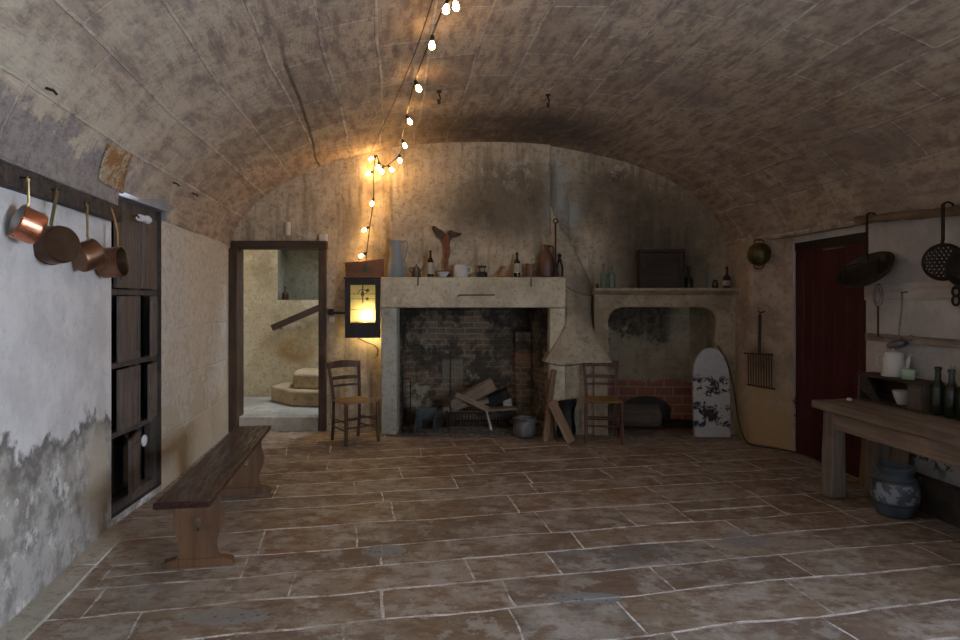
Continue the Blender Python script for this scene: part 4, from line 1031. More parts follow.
mb = MB(); mb.lathe([(0,0),(.052,0),(.054,.01),(.042,.09),(.038,.095),(.036,.105),(.02,.118),(.008,.125),(.008,.135),(.012,.142),(.006,.15),(0,.15)],24); mb.build('can_body', M['pewter'], t)
MB().tube([(.04,0,.06),(.065,0,.10),(.085,0,.132),(.095,0,.13)],[.011,.009,.006,.007],8).build('spout', M['pewter'], t)
handle([(-.04,0,.095),(-.07,0,.105),(-.08,0,.08),(-.066,0,.055),(-.047,0,.045)],.006,M['pewter'],t)
def bottle(name, label, loc, H, R, mat, group=None, neck=.28, shoulder=.62, label_band=None, cork=None, seg=24, nr=None):
    t = thing(name, label, 'bottle', loc, 0, group); nr = nr or R*.33
    b = MB(); b.lathe([(0,.004),(R*.7,0),(R*.96,.004),(R,.015),(R,H*shoulder*.94),(R*.93,H*shoulder),(R*.6,H*(shoulder+.08)),(nr*1.05,H*(shoulder+.14)),(nr,H*.93),(nr*1.3,H*.935),(nr*1.3,H*.975),(nr*1.1,H),(nr*.7,H),(nr*.65,H*.9),(0,H*.88)],seg)
    b.build('bottle_glass', mat, t, ang=50)
    if label_band:
        b = MB(); z0,z1 = label_band; b.lathe([(R+.0012,H*z0),(R+.0018,H*z0),(R+.0018,H*z1),(R+.0012,H*z1)],seg,None,False); b.build('paper_label', M['paper'], t)
    if cork: MB().lathe([(0,H*.96),(nr*.75,H*.96),(nr*.8,H*1.03),(0,H*1.03)],12).build('cork', M['clay'], t)
    return t
bottle('wine_bottle','slim dark bottle with a pale label left of the winged carving',(mx(430.5),MY,MZ),.30,.036,M['glass_brown'],None,label_band=(.12,.55))
# winged carving
t = thing('winged_carving', 'dark wood carving with two spread wings on a tall red-brown stem', 'carving', (mx(446.5),MY+.03,MZ))
MB().lathe([(0,0),(.05,0),(.052,.02),(.03,.05),(.022,.08),(0,.08)],16).build('base', M['dwood'], t)
mb = MB(); mb.tube(arcpts([(0,0,.06),(-.004,0,.16),(.006,0,.27),(.008,0,.36),(.002,0,.43),(.0,0,.47)],4),[.024]*8+[.03]*6+[.036]*6+[.025],10); mb.jitter(.01,16,1); mb.build('stem', M['redwood'], t)
def wing(pts, sgn, nm):
    mb = MB(); n = len(pts)
    fr = [mb.bm.verts.new((x,-.018+abs(x)*.05,z)) for x,z in pts]; bk = [mb.bm.verts.new((x,.018+abs(x)*.05,z)) for x,z in pts]
    for tr in tessellate_polygon([[Vector((x,z,0)) for x,z in pts]]): mb.bm.faces.new([fr[i] for i in tr]); mb.bm.faces.new([bk[i] for i in reversed(tr)])
    for i in range(n): j=(i+1)%n; mb.bm.faces.new((fr[i],fr[j],bk[j],bk[i]))
    return mb.build(nm, M['dwood'], t, .007, ang=30)
wing([(.01,.37),(-.03,.42),(-.075,.455),(-.13,.49),(-.165,.545),(-.158,.585),(-.125,.575),(-.09,.55),(-.055,.535),(-.02,.50),(.01,.46)],-1,'wing')
wing([(.0,.36),(.0,.46),(.015,.52),(.05,.535),(.09,.51),(.135,.505),(.175,.495),(.155,.475),(.11,.455),(.065,.45),(.04,.41),(.03,.36)],1,'wing')
t = thing('bowl', 'small white enamel bowl in front of the winged carving', 'bowl', (mx(443,7.13),7.13,MZ))
MB().lathe([(0,.0),(.035,0),(.038,.006),(.06,.035),(.074,.06),(.077,.062),(.073,.056),(.058,.032),(.03,.01),(0,.008)],28).build('bowl_body', M['enamel'], t)
MB().lathe([(.075,.058),(.079,.062),(.075,.066),(.071,.062),(.075,.058)],28,None,False).build('rim', M['cable'], t)
t = thing('mug', 'large white enamel mug right of the winged carving', 'mug', (mx(460.5),MY,MZ))
MB().lathe([(0,0),(.073,0),(.079,.006),(.080,.08),(.076,.115),(.062,.135),(.062,.14),(.058,.138),(.07,.112),(.074,.02),(0,.012)],30).build('mug_body', M['enamel'], t)
handle([(.076,0,.112),(.105,0,.118),(.122,0,.09),(.112,0,.055),(.08,0,.045)],.007,M['enamel'],t)
t = thing('flat_iron', 'small black flat iron with a looped handle on the left mantel', 'iron', (mx(482),MY,MZ))
mb = MB(); mb.prism([(-.058,-.035),(.035,-.035),(.062,0),(.035,.035),(-.058,.035)],0,.05,axis='z'); mb.build('iron_sole', M['iron'], t, .005)
mb = MB(); mb.prism([(-.05,-.028),(.03,-.028),(.052,0),(.03,.028),(-.05,.028)],.05,.062,axis='z'); mb.build('iron_top', M['iron'], t, .004)
for x in (-.036,.036): MB().tube([(x*.8,0,.06),(x,0,.11)],.006,8).build('handle_post', M['iron'], t)
MB().tube([(-.05,0,.118),(.05,0,.118)],.012,10).build('handle', M['blackwood'], t)
t = thing('clay_cone', 'low tan clay cone between the flat iron and the labelled bottle', 'cone', (mx(505),MY,MZ))
MB().lathe([(0,0),(.09,0),(.092,.012),(.072,.035),(.045,.07),(.026,.095),(.024,.112),(.018,.118),(0,.118)],26).jitter(.005,20).build('cone_body', M['clay'], t)
bottle('wine_bottle','dark green bottle with a pale paper label in the middle of the left mantel',(mx(517),MY,MZ),.28,.036,M['glass_dark'],None,label_band=(.18,.55))
t = thing('tin_canister', 'plain brown cylindrical tin left of the stoneware jug', 'tin', (mx(530),MY,MZ))
MB().lathe([(0,0),(.046,0),(.047,.004),(.047,.13),(0,.13)],26).build('tin_body', M['browntin'], t); MB().lathe([(0,.13),(.049,.13),(.049,.148),(.046,.151),(0,.151)],26).build('lid', M['browntin'], t)
t = thing('stoneware_jug', 'big brown stoneware jug with a loop handle near the mantel\'s right end', 'jug', (mx(546.5),MY,MZ))
MB().lathe([(0,0),(.082,0),(.085,.01),(.086,.17),(.08,.21),(.055,.27),(.032,.30),(.026,.32),(.026,.345),(.031,.35),(.031,.365),(.02,.366),(.018,.33),(0,.32)],30).build('jug_body', M['brownpot'], t)
handle([(.026,0,.335),(.05,0,.352),(.072,0,.34),(.080,0,.30),(.07,0,.25)],.010,M['brownpot'],t)
t = thing('iron_poker', 'long thin iron poker with a ring top standing behind the stoneware jug', 'poker', (mx(555.5,7.115),7.115,MZ))
MB().tube([(0,0,0),(0,0,.60)],.010,8).build('shaft', M['rustiron'], t)
MB().tube([(.024*math.sin(a),0,.622-.024*math.cos(a)) for a in [2*PI*k/16 for k in range(17)]],.007,8,False).build('ring', M['rustiron'], t)
t = thing('iron_pincers', 'short black iron pincers standing at the right end of the left mantel', 'pincers', (mx(559.5,7.125),7.125,MZ))
MB().ball((0,0,.235),.024,12,1,.6,1.2).ball((0,0,.185),.026,12,1,.6,1).build('head', M['iron'], t)
for s in (-1,1): MB().tube([(s*.008,0,.18),(s*.028,0,.13),(s*.034,0,.07),(s*.026,0,.005)],[.012,.012,.011,.010],8).build('jaw', M['iron'], t)

# ------------------------------------------------------------------ lit wall cabinet
CY = 7.13; cx0, cx1, cz0, cz1 = mx(345,CY), mx(380,CY), CH-(338-HZ)/F*CY, CH-(279-HZ)/F*CY
cab = thing('wall_cabinet', 'black wooden wall cabinet with a glowing glazed door left of the large fireplace', 'cabinet', ((cx0+cx1)/2,CY,cz0), math.radians(4))
cw = (cx1-cx0)/2; chh = cz1-cz0; gz0, gz1 = chh*.26, chh*.90
mb = MB(); mb.box(-cw,-cw+.015,.03,.19,0,chh); mb.build('side', M['blackwood'], cab, .002)
mb = MB(); mb.box(cw-.015,cw,.03,.085,.0,chh); mb.build('side', M['blackwood'], cab, .002)
mb = MB(); mb.box(-cw-.012,cw+.012,-.01,.19,chh,chh+.02); mb.build('top_board', M['blackwood'], cab, .004)
mb = MB(); mb.box(-cw+.015,cw-.04,.165,.178,.18,chh); mb.build('back_board', M['paper'], cab)
d_ = MB(); d_.box(-cw,-cw+.062,0,.03,0,chh); d_.box(cw-.055,cw,0,.03,0,chh); d_.box(-cw+.062,cw-.055,0,.03,gz1,chh); d_.box(-cw+.062,cw-.055,0,.03,0.0,gz0)
door = d_.build('door', M['blackwood'], cab, .004)
mb = MB(); mb.box(-cw+.06,cw-.053,.012,.016,gz0-.005,gz1+.005); mb.build('glass_pane', M['glass_amber'], door)
s_ = MB(); zc = gz1-.10
for z in (gz1-.10,gz1-.155,gz0+.145): s_.bar((-cw+.06,.02,z),(cw-.053,.02,z),.006,.007)
s_.tube([(.05*math.cos(a)-.0,.02,zc+.05*math.sin(a)) for a in [PI*k/10 for k in range(11)]],.005,6)
s_.tube([(0,.02,gz1),(0,.02,zc-.10)],.008,6); s_.ball((.055,.02,gz1-.06),.020,10,1,.4,1); s_.ball((0,.02,zc+.0),.022,10,1,.4,1.5); s_.ball((.05,.02,gz1-.155),.018,8,1,.4,1)
s_.build('iron_ornament', M['iron'], door)
MB().ball((.03,.10,gz0+.07),.032,12).build('lit_bulb', M['cabbulb'], cab)
MB().ball((.05,.13,.055),.028,12).build('lit_bulb', M['cabbulb2'], cab)
MB().tube([(.03,.10,gz0+.04),(.03,.12,.12),(.05,.13,.08)],.006,6).build('bulb_cord', M['cable'], cab)
# cable & small hook below the cabinet
o = MB().tube(arcpts([tuple(q) for q in (at(358,338,7.3),at(366,342,7.26),at(374,345,7.2),at(378,350,7.18),at(377,356,7.2))],5),.007,6).build('hanging_wire', M['cable']); tag(o,'black wire hanging in the lamplight under the lit cabinet','wire')
t = thing('iron_latch', 'black iron latch on a short bar left of the lit cabinet', 'latch', (mx(331,7.33),7.33,1.5-(312-300)/F*7.33))
mb = MB(); mb.box(-.03,.03,-.02,.022,-.035,.035); mb.build('latch_plate', M['iron'], t, .004); MB().bar((.02,-.03,-.01),(.18,-.03,-.012),.025,.03).build('latch_bar', M['blackwood'], t)
b = MB().box(-.03,.03,-.02,.025,-.03,.03).build('wall_socket', M['plastic'], None, .006); b.location = (mx(332,7.325),7.325,1.5-(319.5-300)/F*7.325); tag(b,'small white socket under the iron latch','socket')
# board standing on the cabinet
b = MB(); b.prism([(mx(346,7.22),1.5-(277-300)/F*7.22),(mx(384,7.22),1.5-(276.5-300)/F*7.22),(mx(384,7.22),1.5-(259-300)/F*7.22),(mx(345,7.22),1.5-(262.5-300)/F*7.22)],-.012,.012)
o = b.build('wooden_board', M['redboard'], None, .004); o.location = (0,7.22,0); tag(o,'reddish wooden board standing on top of the lit cabinet','board')
# fittings over the doorway
t = thing('wall_fitting', 'white tubular fitting on the wall above the stair doorway', 'light fitting', (mx(288.5,YB),YB-.03,1.5-(229-300)/F*YB))
MB().lathe([(0,-.075),(.03,-.075),(.032,-.07),(.032,.06),(.028,.075),(0,.075)],18).build('tube_body', M['plastic'], t); MB().box(-.02,.02,.0,.04,-.04,.04).build('back_plate', M['plastic'], t)
t = thing('junction_box', 'small square cream junction box above the right corner of the stair doorway', 'box', (mx(323.5,YB),YB-.02,1.5-(238-300)/F*YB))
MB().box(-.048,.048,-.018,.03,-.045,.045).build('box_body', M['plastic'], t, .006); MB().box(-.04,.04,-.024,-.016,-.037,.037).build('box_lid', M['plastic'], t, .004)
o = MB().tube(arcpts([tuple(q) for q in (at(296,232,7.34),at(305,236,7.34),at(317,238,7.335))],4),.005,6).build('thin_wire', M['plastic']); tag(o,'thin pale wire between the tubular fitting and the junction box','wire')
# stair handrail, niche bottle
t = thing('handrail', 'dark wooden handrail rising to the right on the stairwell wall', 'handrail', (0,0,0))
p0, p1 = at(272,328,8.74), at(330,303,8.74)
MB().bar(p0,p1,.05,.085).build('rail_bar', M['lintel'], t, .006)
for s in (.12,.8): q = p0.lerp(p1,s); MB().tube([q,q+Vector((0,0,-.04)),q+Vector((0,.13,-.05))],.010,6).build('rail_bracket', M['iron'], t)
bottle('bottle','small dark bottle on the ledge of the stairwell recess',(at(285.5,299,8.93).x,8.93,1.502),.19,.045,M['glass_brown'],None,cork=True,shoulder=.5)

# ------------------------------------------------------------------ things on the right mantel
M2 = 1.633
def m2(px,Y=7.16): return (px-480)/F*Y
o = MB().lathe([(0,0),(.018,0),(.02,.03),(.012,.05),(0,.055)],12).jitter(.004,30).build('small_stopper', M['dwood']); o.location = (m2(597.5,7.12),7.12,M2); tag(o,'small dark stopper at the left end of the right mantel','stopper')
bottle('glass_bottle','taller of two pale green glass bottles on the right mantel',(m2(603.5),7.16,M2),.275,.036,M['glass_green'],'pale green bottles',shoulder=.55)
bottle('glass_bottle','shorter of two pale green glass bottles on the right mantel',(m2(612),7.16,M2),.245,.036,M['glass_green'],'pale green bottles',shoulder=.6)
t = thing('wooden_crate', 'large sooty dark wooden crate standing on the right mantel', 'crate', (m2(660.5,7.17),7.17,M2), math.radians(-3))
nb = 5
for i in range(nb):
    mb = MB(); mb.box(-.235,.235,-.10,-.085,.004+i*.078,.004+i*.078+.073); mb.build('front_board', M['crate'], t, .003)
mb = MB(); mb.box(-.235,.235,.085,.10,0,.395); mb.build('back_board', M['crate'], t)
for s in (-1,1): mb = MB(); mb.box(s*.235-.008,s*.235+.008,-.10,.10,0,.395); mb.build('side_board', M['crate'], t, .003)
for s in (-1,1): mb = MB(); mb.box(s*.20-.022,s*.20+.022,-.113,-.098,.01,.385); mb.build('batten', M['crate'], t, .003)
mb = MB(); mb.box(-.25,.25,-.115,.115,.395,.428); mb.build('lid', M['crate'], t, .005)
bottle('squat_bottle','dark round-shouldered bottle right of the wooden crate',(m2(688.5),7.15,M2),.24,.05,M['glass_dark'],None,shoulder=.42)
t = thing('glass_tube', 'slim pale green glass on the right mantel between the dark bottle and small jar', 'glass', (m2(704.5),7.14,M2))
MB().lathe([(0,0),(.02,0),(.021,.004),(.017,.17),(.0155,.17),(.018,.012),(0,.01)],20).build('glass_body', M['glass_green'], t)
t = thing('small_jar', 'small brown glass jar on the right mantel', 'jar', (m2(714.5),7.14,M2))
MB().lathe([(0,0),(.034,0),(.036,.006),(.036,.055),(.026,.066),(.026,.075),(.022,.075),(0,.07)],20).build('jar_body', M['glass_brown'], t); MB().lathe([(0,.074),(.028,.074),(.028,.09),(0,.09)],18).build('lid', M['iron'], t)
bottle('square_bottle','brown bottle with a stopper at the right end of the right mantel',(m2(726.5),7.15,M2),.24,.042,M['glass_brown'],None,label_band=(.1,.35),cork=True,shoulder=.5)

# ------------------------------------------------------------------ pier: colander and gridiron
PN = Vector((-.62,-.78,0)).normalized(); PRZ = math.atan2(.62,.78)*-1
def pier(px, py, Y): return at(px,py,Y)
c0 = at(758,254,6.55)
t = thing('brass_pan', 'round dull brass two-handled pan hanging on the pinkish pier', 'pan', c0, math.radians(-38), None)
m_ = rot('X', 90)
mb = MB(); mb.lathe([(0,-.05),(.05,-.047),(.085,-.03),(.108,.0),(.114,.03),(.120,.034),(.112,.036),(.10,.004),(.08,-.022),(0,-.042)],32, rot('X',-90)); 
mb.build('pan_body', M['oldbrass'], t)
for s in (-1,1): MB().tube([(x*.05,.032,s*(.112+z)) for x,z in ((-1,0),(-.9,.02),(-.5,.036),(0,.04),(.5,.036),(.9,.02),(1,0))],.007,8).build('pan_handle', M['oldbrass'], t)
MB().tube([(0,-.005,.140),(0,.15,.150)],.005,6).build('nail', M['iron'], t)
t = thing('gridiron', 'rusty iron gridiron with a long handle hanging on the pinkish pier', 'gridiron', at(760,354,6.52), math.radians(-38))
gw = .125
MB().bar((-gw-.03,0,.0),(gw+.0,0,.0),.016,.016).build('cross_bar', M['rustiron'], t); MB().bar((-gw,0,-.32),(gw+.02,0,-.345),.016,.016).build('cross_bar', M['rustiron'], t)
for i in range(10):
    x = -gw+.012+i*(2*gw-.024)/9; MB().bar((x,-.012,.0),(x+.003,-.012,-.33),.012,.008,up=(1,0,0)).build('grid_bar', M['rustiron'], t)
MB().bar((-.005,0,0),(.0,0,.40),.03,.012,up=(0,1,0)).build('handle', M['rustiron'], t)
MB().tube([(-.02,0,.44),(0,-.004,.42),(.045,0,.435)],.008,8).tube([(0,0,.395),(0,-.003,.425)],.008,6).build('handle_hook', M['rustiron'], t)
MB().tube([(.01,-.02,.42),(.01,.10,.42)],.005,6).build('nail', M['iron'], t)

# ------------------------------------------------------------------ right wall
def rwall(px, py=None, off=0.0):            # point on the right wall plane seen at a column
    y = (3.564-off)/((px-480)/F+.075); x = (px-480)/F*y
    z = 0 if py is None else CH-(py-HZ)/F*y
    return Vector((x, y, z))
def rthing(name, label, cat, px, py, off, group=None): return thing(name, label, cat, rwall(px,py,off), RWZ, group)
pa = rwall(857,220,.10); pb = rwall(1010,206,.10)
t = thing('hanging_pole', 'barked wooden pole high on the right wall that the iron pans hang from', 'pole', pa, RWZ)
Lp = (Vector((pb.x,pb.y))-Vector((pa.x,pa.y))).length
mb = MB(); mb.tube([(Lp*k/14,0,(pb.z-pa.z)*k/14) for k in range(15)],[.032+.004*math.sin(k*2.1) for k in range(15)],12); mb.cut(1); mb.jitter(.006,12,4); mb.build('pole_wood', M['rail'], t, ang=60)
for s in (.15,.9): MB().tube([(Lp*s,-.01,(pb.z-pa.z)*s),(Lp*s,.11,(pb.z-pa.z)*s-.02)],.012,8).build('bracket', M['iron'], t)

t = rthing('shallow_pan', 'large shallow dark iron pan with a square bar handle hanging beside the red door', 'pan', 867, 221, .16)
z1 = -.33; m_ = T(0.01,-.01,z1-.07) @ rot('Z',30) @ rot('X',42) @ rot('Y',-14)
mb = MB(); mb.lathe([(0,-.035),(.15,-.033),(.19,-.018),(.225,.03),(.233,.034),(.226,.038),(.186,-.008),(.14,-.024),(0,-.026)],40,m_,False,1,.85); mb.build('pan_body', M['pewterdark'], t, ang=50)
MB().bar((0,0,.05),(0,0,z1+.0),.016,.012).build('hanging_rod', M['iron'], t); MB().tube([(0,.0,.05),(0,.03,.065),(0,.06,.06),(0,.08,.03)],.008,8).build('rod_hook', M['iron'], t)
mb = MB(); a = m_ @ Vector((-.13,-.10,.03)); b = m_ @ Vector((.15,-.10,.03)); hgt = Vector((0,0,.11))
mb.bar(a,a+hgt,.016,.014); mb.bar(a+hgt+Vector((-.008,0,0)),b+hgt+Vector((.008,0,0)),.014,.016); mb.bar(b,b+hgt,.016,.014); mb.build('bar_handle', M['iron'], t)

def skim(label, px, py, R, hole, offx=0.0):
    t = rthing('skimmer', label, 'skimmer', px, py, .15, 'flat iron skimmers on the right wall'); return t
# perforated skimmer
t = rthing('skimmer', 'round black perforated skimmer hanging from the barked pole', 'skimmer', 943, 213, .17)
R = .118; cz = -.325; m_ = T(.0,0,cz) @ rot('Z',36)
mb = MB(); s = .0135
for i in range(-12,13):
    for j in range(-12,13):
        x = (i+.5*(j%2))*2*s*.98; z = j*s*1.74
        if math.hypot(x,z) > R-.004: continue
        ho = [mb.bm.verts.new(m_ @ Vector((x+s*1.14*math.sin(k*PI/3),.03*(1-min(1,math.hypot(x,z)/R)**2),z+s*1.14*math.cos(k*PI/3)))) for k in range(6)]
        hi = [mb.bm.verts.new(m_ @ Vector((x+s*.42*math.sin(k*PI/3),.03*(1-min(1,math.hypot(x,z)/R)**2),z+s*.42*math.cos(k*PI/3)))) for k in range(6)]
        for k in range(6): mb.bm.faces.new((ho[k],ho[(k+1)%6],hi[(k+1)%6],hi[k]))
bmesh.ops.remove_doubles(mb.bm, verts=mb.bm.verts[:], dist=.002)
o = mb.build('perforated_plate', M['iron'], t, fix=False); sm = o.modifiers.new('s','SOLIDIFY'); sm.thickness = .003
mb = MB(); mb.lathe([(R-.014,.002),(R+.004,-.010),(R+.008,-.008),(R-.008,.008),(R-.014,.002)],36,m_@rot('X',90),False); mb.build('rim', M['iron'], t)
MB().bar((0,.0,.06),(0.0,0,cz+R+.03),.022,.010,up=(0,1,0)).bar((0,0,cz+R+.035),(-.012,0,cz+R-.02),.022,.010,up=(0,1,0)).build('handle', M['iron'], t)
MB().tube([(0,0,.06),(0,.035,.075),(0,.07,.06),(0,.075,.03)],.007,8).build('handle_hook', M['iron'], t)
# pan at the frame edge
t = rthing('iron_pan', 'dark iron pan with a square loop handle at the right edge beside the perforated skimmer', 'pan', 975, 236, .075)
MB().lathe([(0,-.03),(.11,-.03),(.14,.02),(.145,.024),(.138,.026),(.105,-.02),(0,-.022)],32,T(0,-.02,-.20)@rot('Z',30)@rot('X',80)).build('pan_body', M['iron'], t)
mb = MB(); mb.bar((-.10,0,0),(.10,0,0),.016,.014); mb.bar((-.10,0,0),(-.10,-.0,-.13),.014,.014); mb.bar((.10,0,0),(.10,0,-.13),.014,.014); mb.build('loop_handle', M['iron'], t)
MB().tube([(.0,0,0),(0,.16,.02)],.006,6).build('nail', M['iron'], t)
# boards on the wall
def wall_board(name, label, px0, pxl, pyt, pyb, dep, mat, bev=.004):
    a = rwall(px0,pyt); y = a.y; h = (pyb-pyt)/F*y; b = rwall(pxl)
    L = math.hypot(b.x-a.x,b.y-a.y)
    t = thing(name, label, 'board', (a.x,a.y,a.z-h/2), RWZ)
    mb = MB(); mb.box(0,L,-dep,.005,-h/2,h/2); mb.cut(3); mb.jitter(.003,9,a.z); mb.build('board', mat, t, bev); return t
wall_board('whitewashed_board','broad whitewashed board on the right wall that the whisk hangs from',867.5,1020,284,300,.03,M['boardwash'])
wall_board('peg_rail','brown-edged peg rail on the right wall below the ladle handle',869,1020,333,340,.035,M['railwood'])
# whisk
t = rthing('wire_whisk', 'pale wire whisk with a looped head hanging right of the red door', 'whisk', 878, 286, .05)
mb = MB()
for k, w in enumerate((.055,.034)):
    pts = [(w*math.sin(a)*(1 if k==0 else .9),-.004*k,-.075-.085*math.cos(a)*(1 if k==0 else .75)) for a in [2*PI*i/20 for i in range(21)]]
    mb.tube(pts,.004,6,False)
mb.build('wire_loops', M['wire'], t); MB().bar((0,0,-.155),(0,0,-.40),.012,.010,up=(0,1,0)).build('handle', M['dwood'], t); MB().tube([(0,-.01,.01),(0,.06,.015)],.004,6).build('nail', M['iron'], t)
t = rthing('ladle', 'grey ladle with a thin handle hanging in front of the peg rail', 'ladle', 902, 293, .075)
MB().tube(arcpts([(0,.0,.0),(-.005,0,-.12),(-.022,0,-.24),(-.035,0,-.355)],4),.007,8).build('handle', M['wire'], t)
mb = MB(); mb.ball((0,0,0),.075,18,1.15,.8,.42,T(-.045,-.005,-.385)@rot('Y',-16)); mb.build('ladle_bowl', M['slatemetal'], t)
MB().tube([(0,-.01,.005),(0,.09,.01)],.004,6).build('nail', M['iron'], t)
t = rthing('peg', 'round pale wooden peg on the peg rail right of the ladle', 'peg', 909.5, 338, .05)
MB().lathe([(0,0),(.022,0),(.024,.012),(.013,.02),(.012,.06),(0,.06)],16,rot('X',-90)@T(0,0,-.0)).build('peg_body', M['railwood'], t)
t = rthing('iron_shackle', 'black iron double ring hanging on the whitewashed board at the right edge', 'shackle', 956, 296, .05)
for dz in (.03,-.03): MB().tube([(.030*math.sin(a),0,dz+.032*math.cos(a)) for a in [2*PI*k/16 for k in range(17)]],.009,8,False).build('ring', M['iron'], t)
MB().tube([(0,-.015,.05),(0,.06,.055)],.005,6).build('nail', M['iron'], t)
# skirting block
a = rwall(905); b = rwall(1020)
t = MB(); t.box(0,math.hypot(b.x-a.x,b.y-a.y),-.10,.01,-.01,.235); t.cut(2); t.jitter(.006,5); sk = t.build('trim_1', M['darkstone'], None, .01); sk.location = (a.x,a.y,0); sk.rotation_euler = (0,0,RWZ); struct(sk)['label'] = 'dark stone kerb along the foot of the right wall'

# ------------------------------------------------------------------ table
TA = Vector((2.60,5.03)); TD = Vector((.10,-1.0)).normalized(); trz = math.atan2(TD.y,TD.x)
TZ = .72; TL = 2.2; TW = .53
tb = thing('work_table', 'heavy grey weathered plank table along the right wall', 'table', (TA.x,TA.y,0), trz)
w3 = TW/3
for i in range(3):
    mb = MB(); mb.box(0,TL,i*w3+.002,(i+1)*w3-.002,TZ-.065+(.002*i),TZ); mb.cut(2); mb.jitter(.004,6,i); mb.build('top_plank', M['table'], tb, .01)
mb = MB(); mb.box(.12,TL-.1,.035,.075,TZ-.19,TZ-.064); mb.build('apron', M['table'], tb, .006)
mb = MB(); mb.box(.12,.16,.075,TW-.06,TZ-.17,TZ-.064); mb.build('apron', M['table'], tb, .006)
mb = MB(); mb.box(.12,TL-.1,TW-.075,TW-.035,TZ-.19,TZ-.064); mb.build('apron', M['table'], tb, .006)
for (x,y,dx) in ((.165,.085,-.02),(.165,TW-.085,-.02),(TL-.2,.085,.02),(TL-.2,TW-.085,.02)):
    mb = MB(); w0, w1 = .062, .07
    lo = [(x+dx-w1,y-w1+.01),(x+dx+w1,y-w1+.01),(x+dx+w1,y+w1-.01),(x+dx-w1,y+w1-.01)]; hi = [(x-w0,y-w0+.01),(x+w0,y-w0+.01),(x+w0,y+w0-.01),(x-w0,y+w0-.01)]
    vl = [mb.bm.verts.new((p[0],p[1],.002)) for p in lo]; vh = [mb.bm.verts.new((p[0],p[1],TZ-.066)) for p in hi]
    mb.bm.faces.new(vl[::-1]); mb.bm.faces.new(vh)
    for i in range(4): mb.bm.faces.new((vl[i],vl[(i+1)%4],vh[(i+1)%4],vh[i]))
    mb.build('leg', M['table_leg'], tb, .01)
def tt(u, v, z=TZ+.005):                    # table coordinates -> room
    n = Vector((-TD.y,TD.x)); q = TA+TD*u+n*v; return Vector((q.x,q.y,z))
# offcuts leaning under the table
def lean(label, base, top, w, h, mat='plank'):
    o = plank(label, base, top, w, h, (-1,-.6,0)); o['group'] = 'boards leaning under the table'; return o
lean('narrow pale board leaning on the wall under the table, nearest the red door', (3.02,5.06,.02),(3.10,5.13,.50),.05,.02)
lean('wider board leaning on the wall under the table, behind the table leg', (3.04,4.90,.02),(3.13,4.92,.52),.10,.022)
lean('dark board leaning on the wall under the table, right of the two pale ones', (3.08,4.74,.02),(3.155,4.74,.53),.12,.022).data = (lambda o: o.data)(C.objects[-1])
# crock
t = thing('stoneware_crock', 'blue-grey glazed stoneware crock on the floor under the table', 'crock', (2.90,4.47,.003))
MB().lathe([(0,0),(.115,0),(.125,.01),(.155,.10),(.162,.17),(.155,.235),(.135,.28),(.118,.295),(.116,.31),(.128,.325),(.132,.345),(.128,.36),(.114,.362),(.104,.345),(.102,.30),(.13,.25),(.14,.15),(.11,.03),(0,.025)],40).build('crock_body', M['crock'], t, ang=50)
for s in (-1,1): handle([(s*.14,-.05,.265),(s*.165,-.03,.275),(s*.172,0,.275),(s*.165,.03,.275),(s*.14,.05,.265)],.010,M['crock'],t,'lug')
t.scale = (.92,.92,.94)
# small rack on the table
RW0, RH, RLn, RD = .03, .185, .66, .155
rk = thing('table_rack', 'small dark wooden rack on the back of the table holding the coffee pot and mug', 'rack', tuple(tt(RW0,.37)), trz)
mb = MB(); mb.box(-.02,RLn,-.01,RD+.005,RH,RH+.022); mb.build('rack_shelf', M['crate'], rk, .004)
mb = MB(); mb.box(.0,.02,0,RD,0,RH); mb.build('rack_side', M['shutter_frame'], rk, .003)
mb = MB(); mb.prism([(.02,RH),(.02,RH-.10),(.19,.0),(.24,.0),(.10,RH)],.004,.02); mb.build('brace', M['crate'], rk)
mb = MB(); mb.box(.51,.65,.0,RD,0,RH); mb.build('rack_drawer_block', M['shutter_frame'], rk, .004)
mb = MB(); mb.box(.525,.635,-.008,.0,.02,RH-.02); mb.build('drawer_front', M['shutter'], rk, .003)
mb = MB(); mb.box(.02,.51,RD-.01,RD,0,RH); mb.build('rack_back', M['crate'], rk)
mb = MB(); mb.box(.02,.51,.005,RD-.01,0,.012); mb.build('rack_bottom', M['crate'], rk)
t = thing('white_bowl', 'white bowl tucked inside the small dark rack', 'bowl', tuple(tt(.40,.45,TZ+.018)))
MB().lathe([(0,0),(.035,0),(.037,.008),(.055,.05),(.068,.10),(.065,.10),(.05,.05),(.03,.012),(0,.01)],28).build('bowl_body', M['porcelain'], t)
RZt = TZ+.005+RH+.023
t = thing('coffee_pot', 'white enamel coffee pot with a curved spout on the small dark rack', 'coffee pot', tuple(tt(.31,.45,RZt)), math.radians(-66))
MB().lathe([(0,0),(.078,0),(.082,.006),(.077,.08),(.066,.165),(.062,.17),(0,.17)],30).build('pot_body', M['enamel'], t)
MB().lathe([(0,.17),(.064,.17),(.060,.178),(.035,.186),(.010,.19),(.009,.198),(.013,.205),(0,.21)],26).build('lid', M['enamel'], t)
MB().tube(arcpts([(.068,0,.05),(.098,0,.07),(.108,0,.12),(.122,0,.16),(.14,0,.17)],4),[.018]*4+[.014]*6+[.009]*7,10).build('spout', M['enamel'], t)
handle([(-.066,0,.155),(-.105,0,.16),(-.125,0,.12),(-.11,0,.07),(-.078,0,.055)],.008,M['enamel'],t)
t = thing('green_mug', 'small pale green enamel mug right of the coffee pot', 'mug', tuple(tt(.49,.42,RZt)))
MB().lathe([(0,0),(.040,0),(.043,.005),(.043,.068),(.046,.071),(.042,.072),(.039,.067),(.039,.01),(0,.008)],26).build('mug_body', M['greenenamel'], t)
handle([(.041,-.01,.058),(.065,-.02,.06),(.073,-.022,.038),(.064,-.02,.018),(.042,-.01,.016)],.005,M['greenenamel'],t)
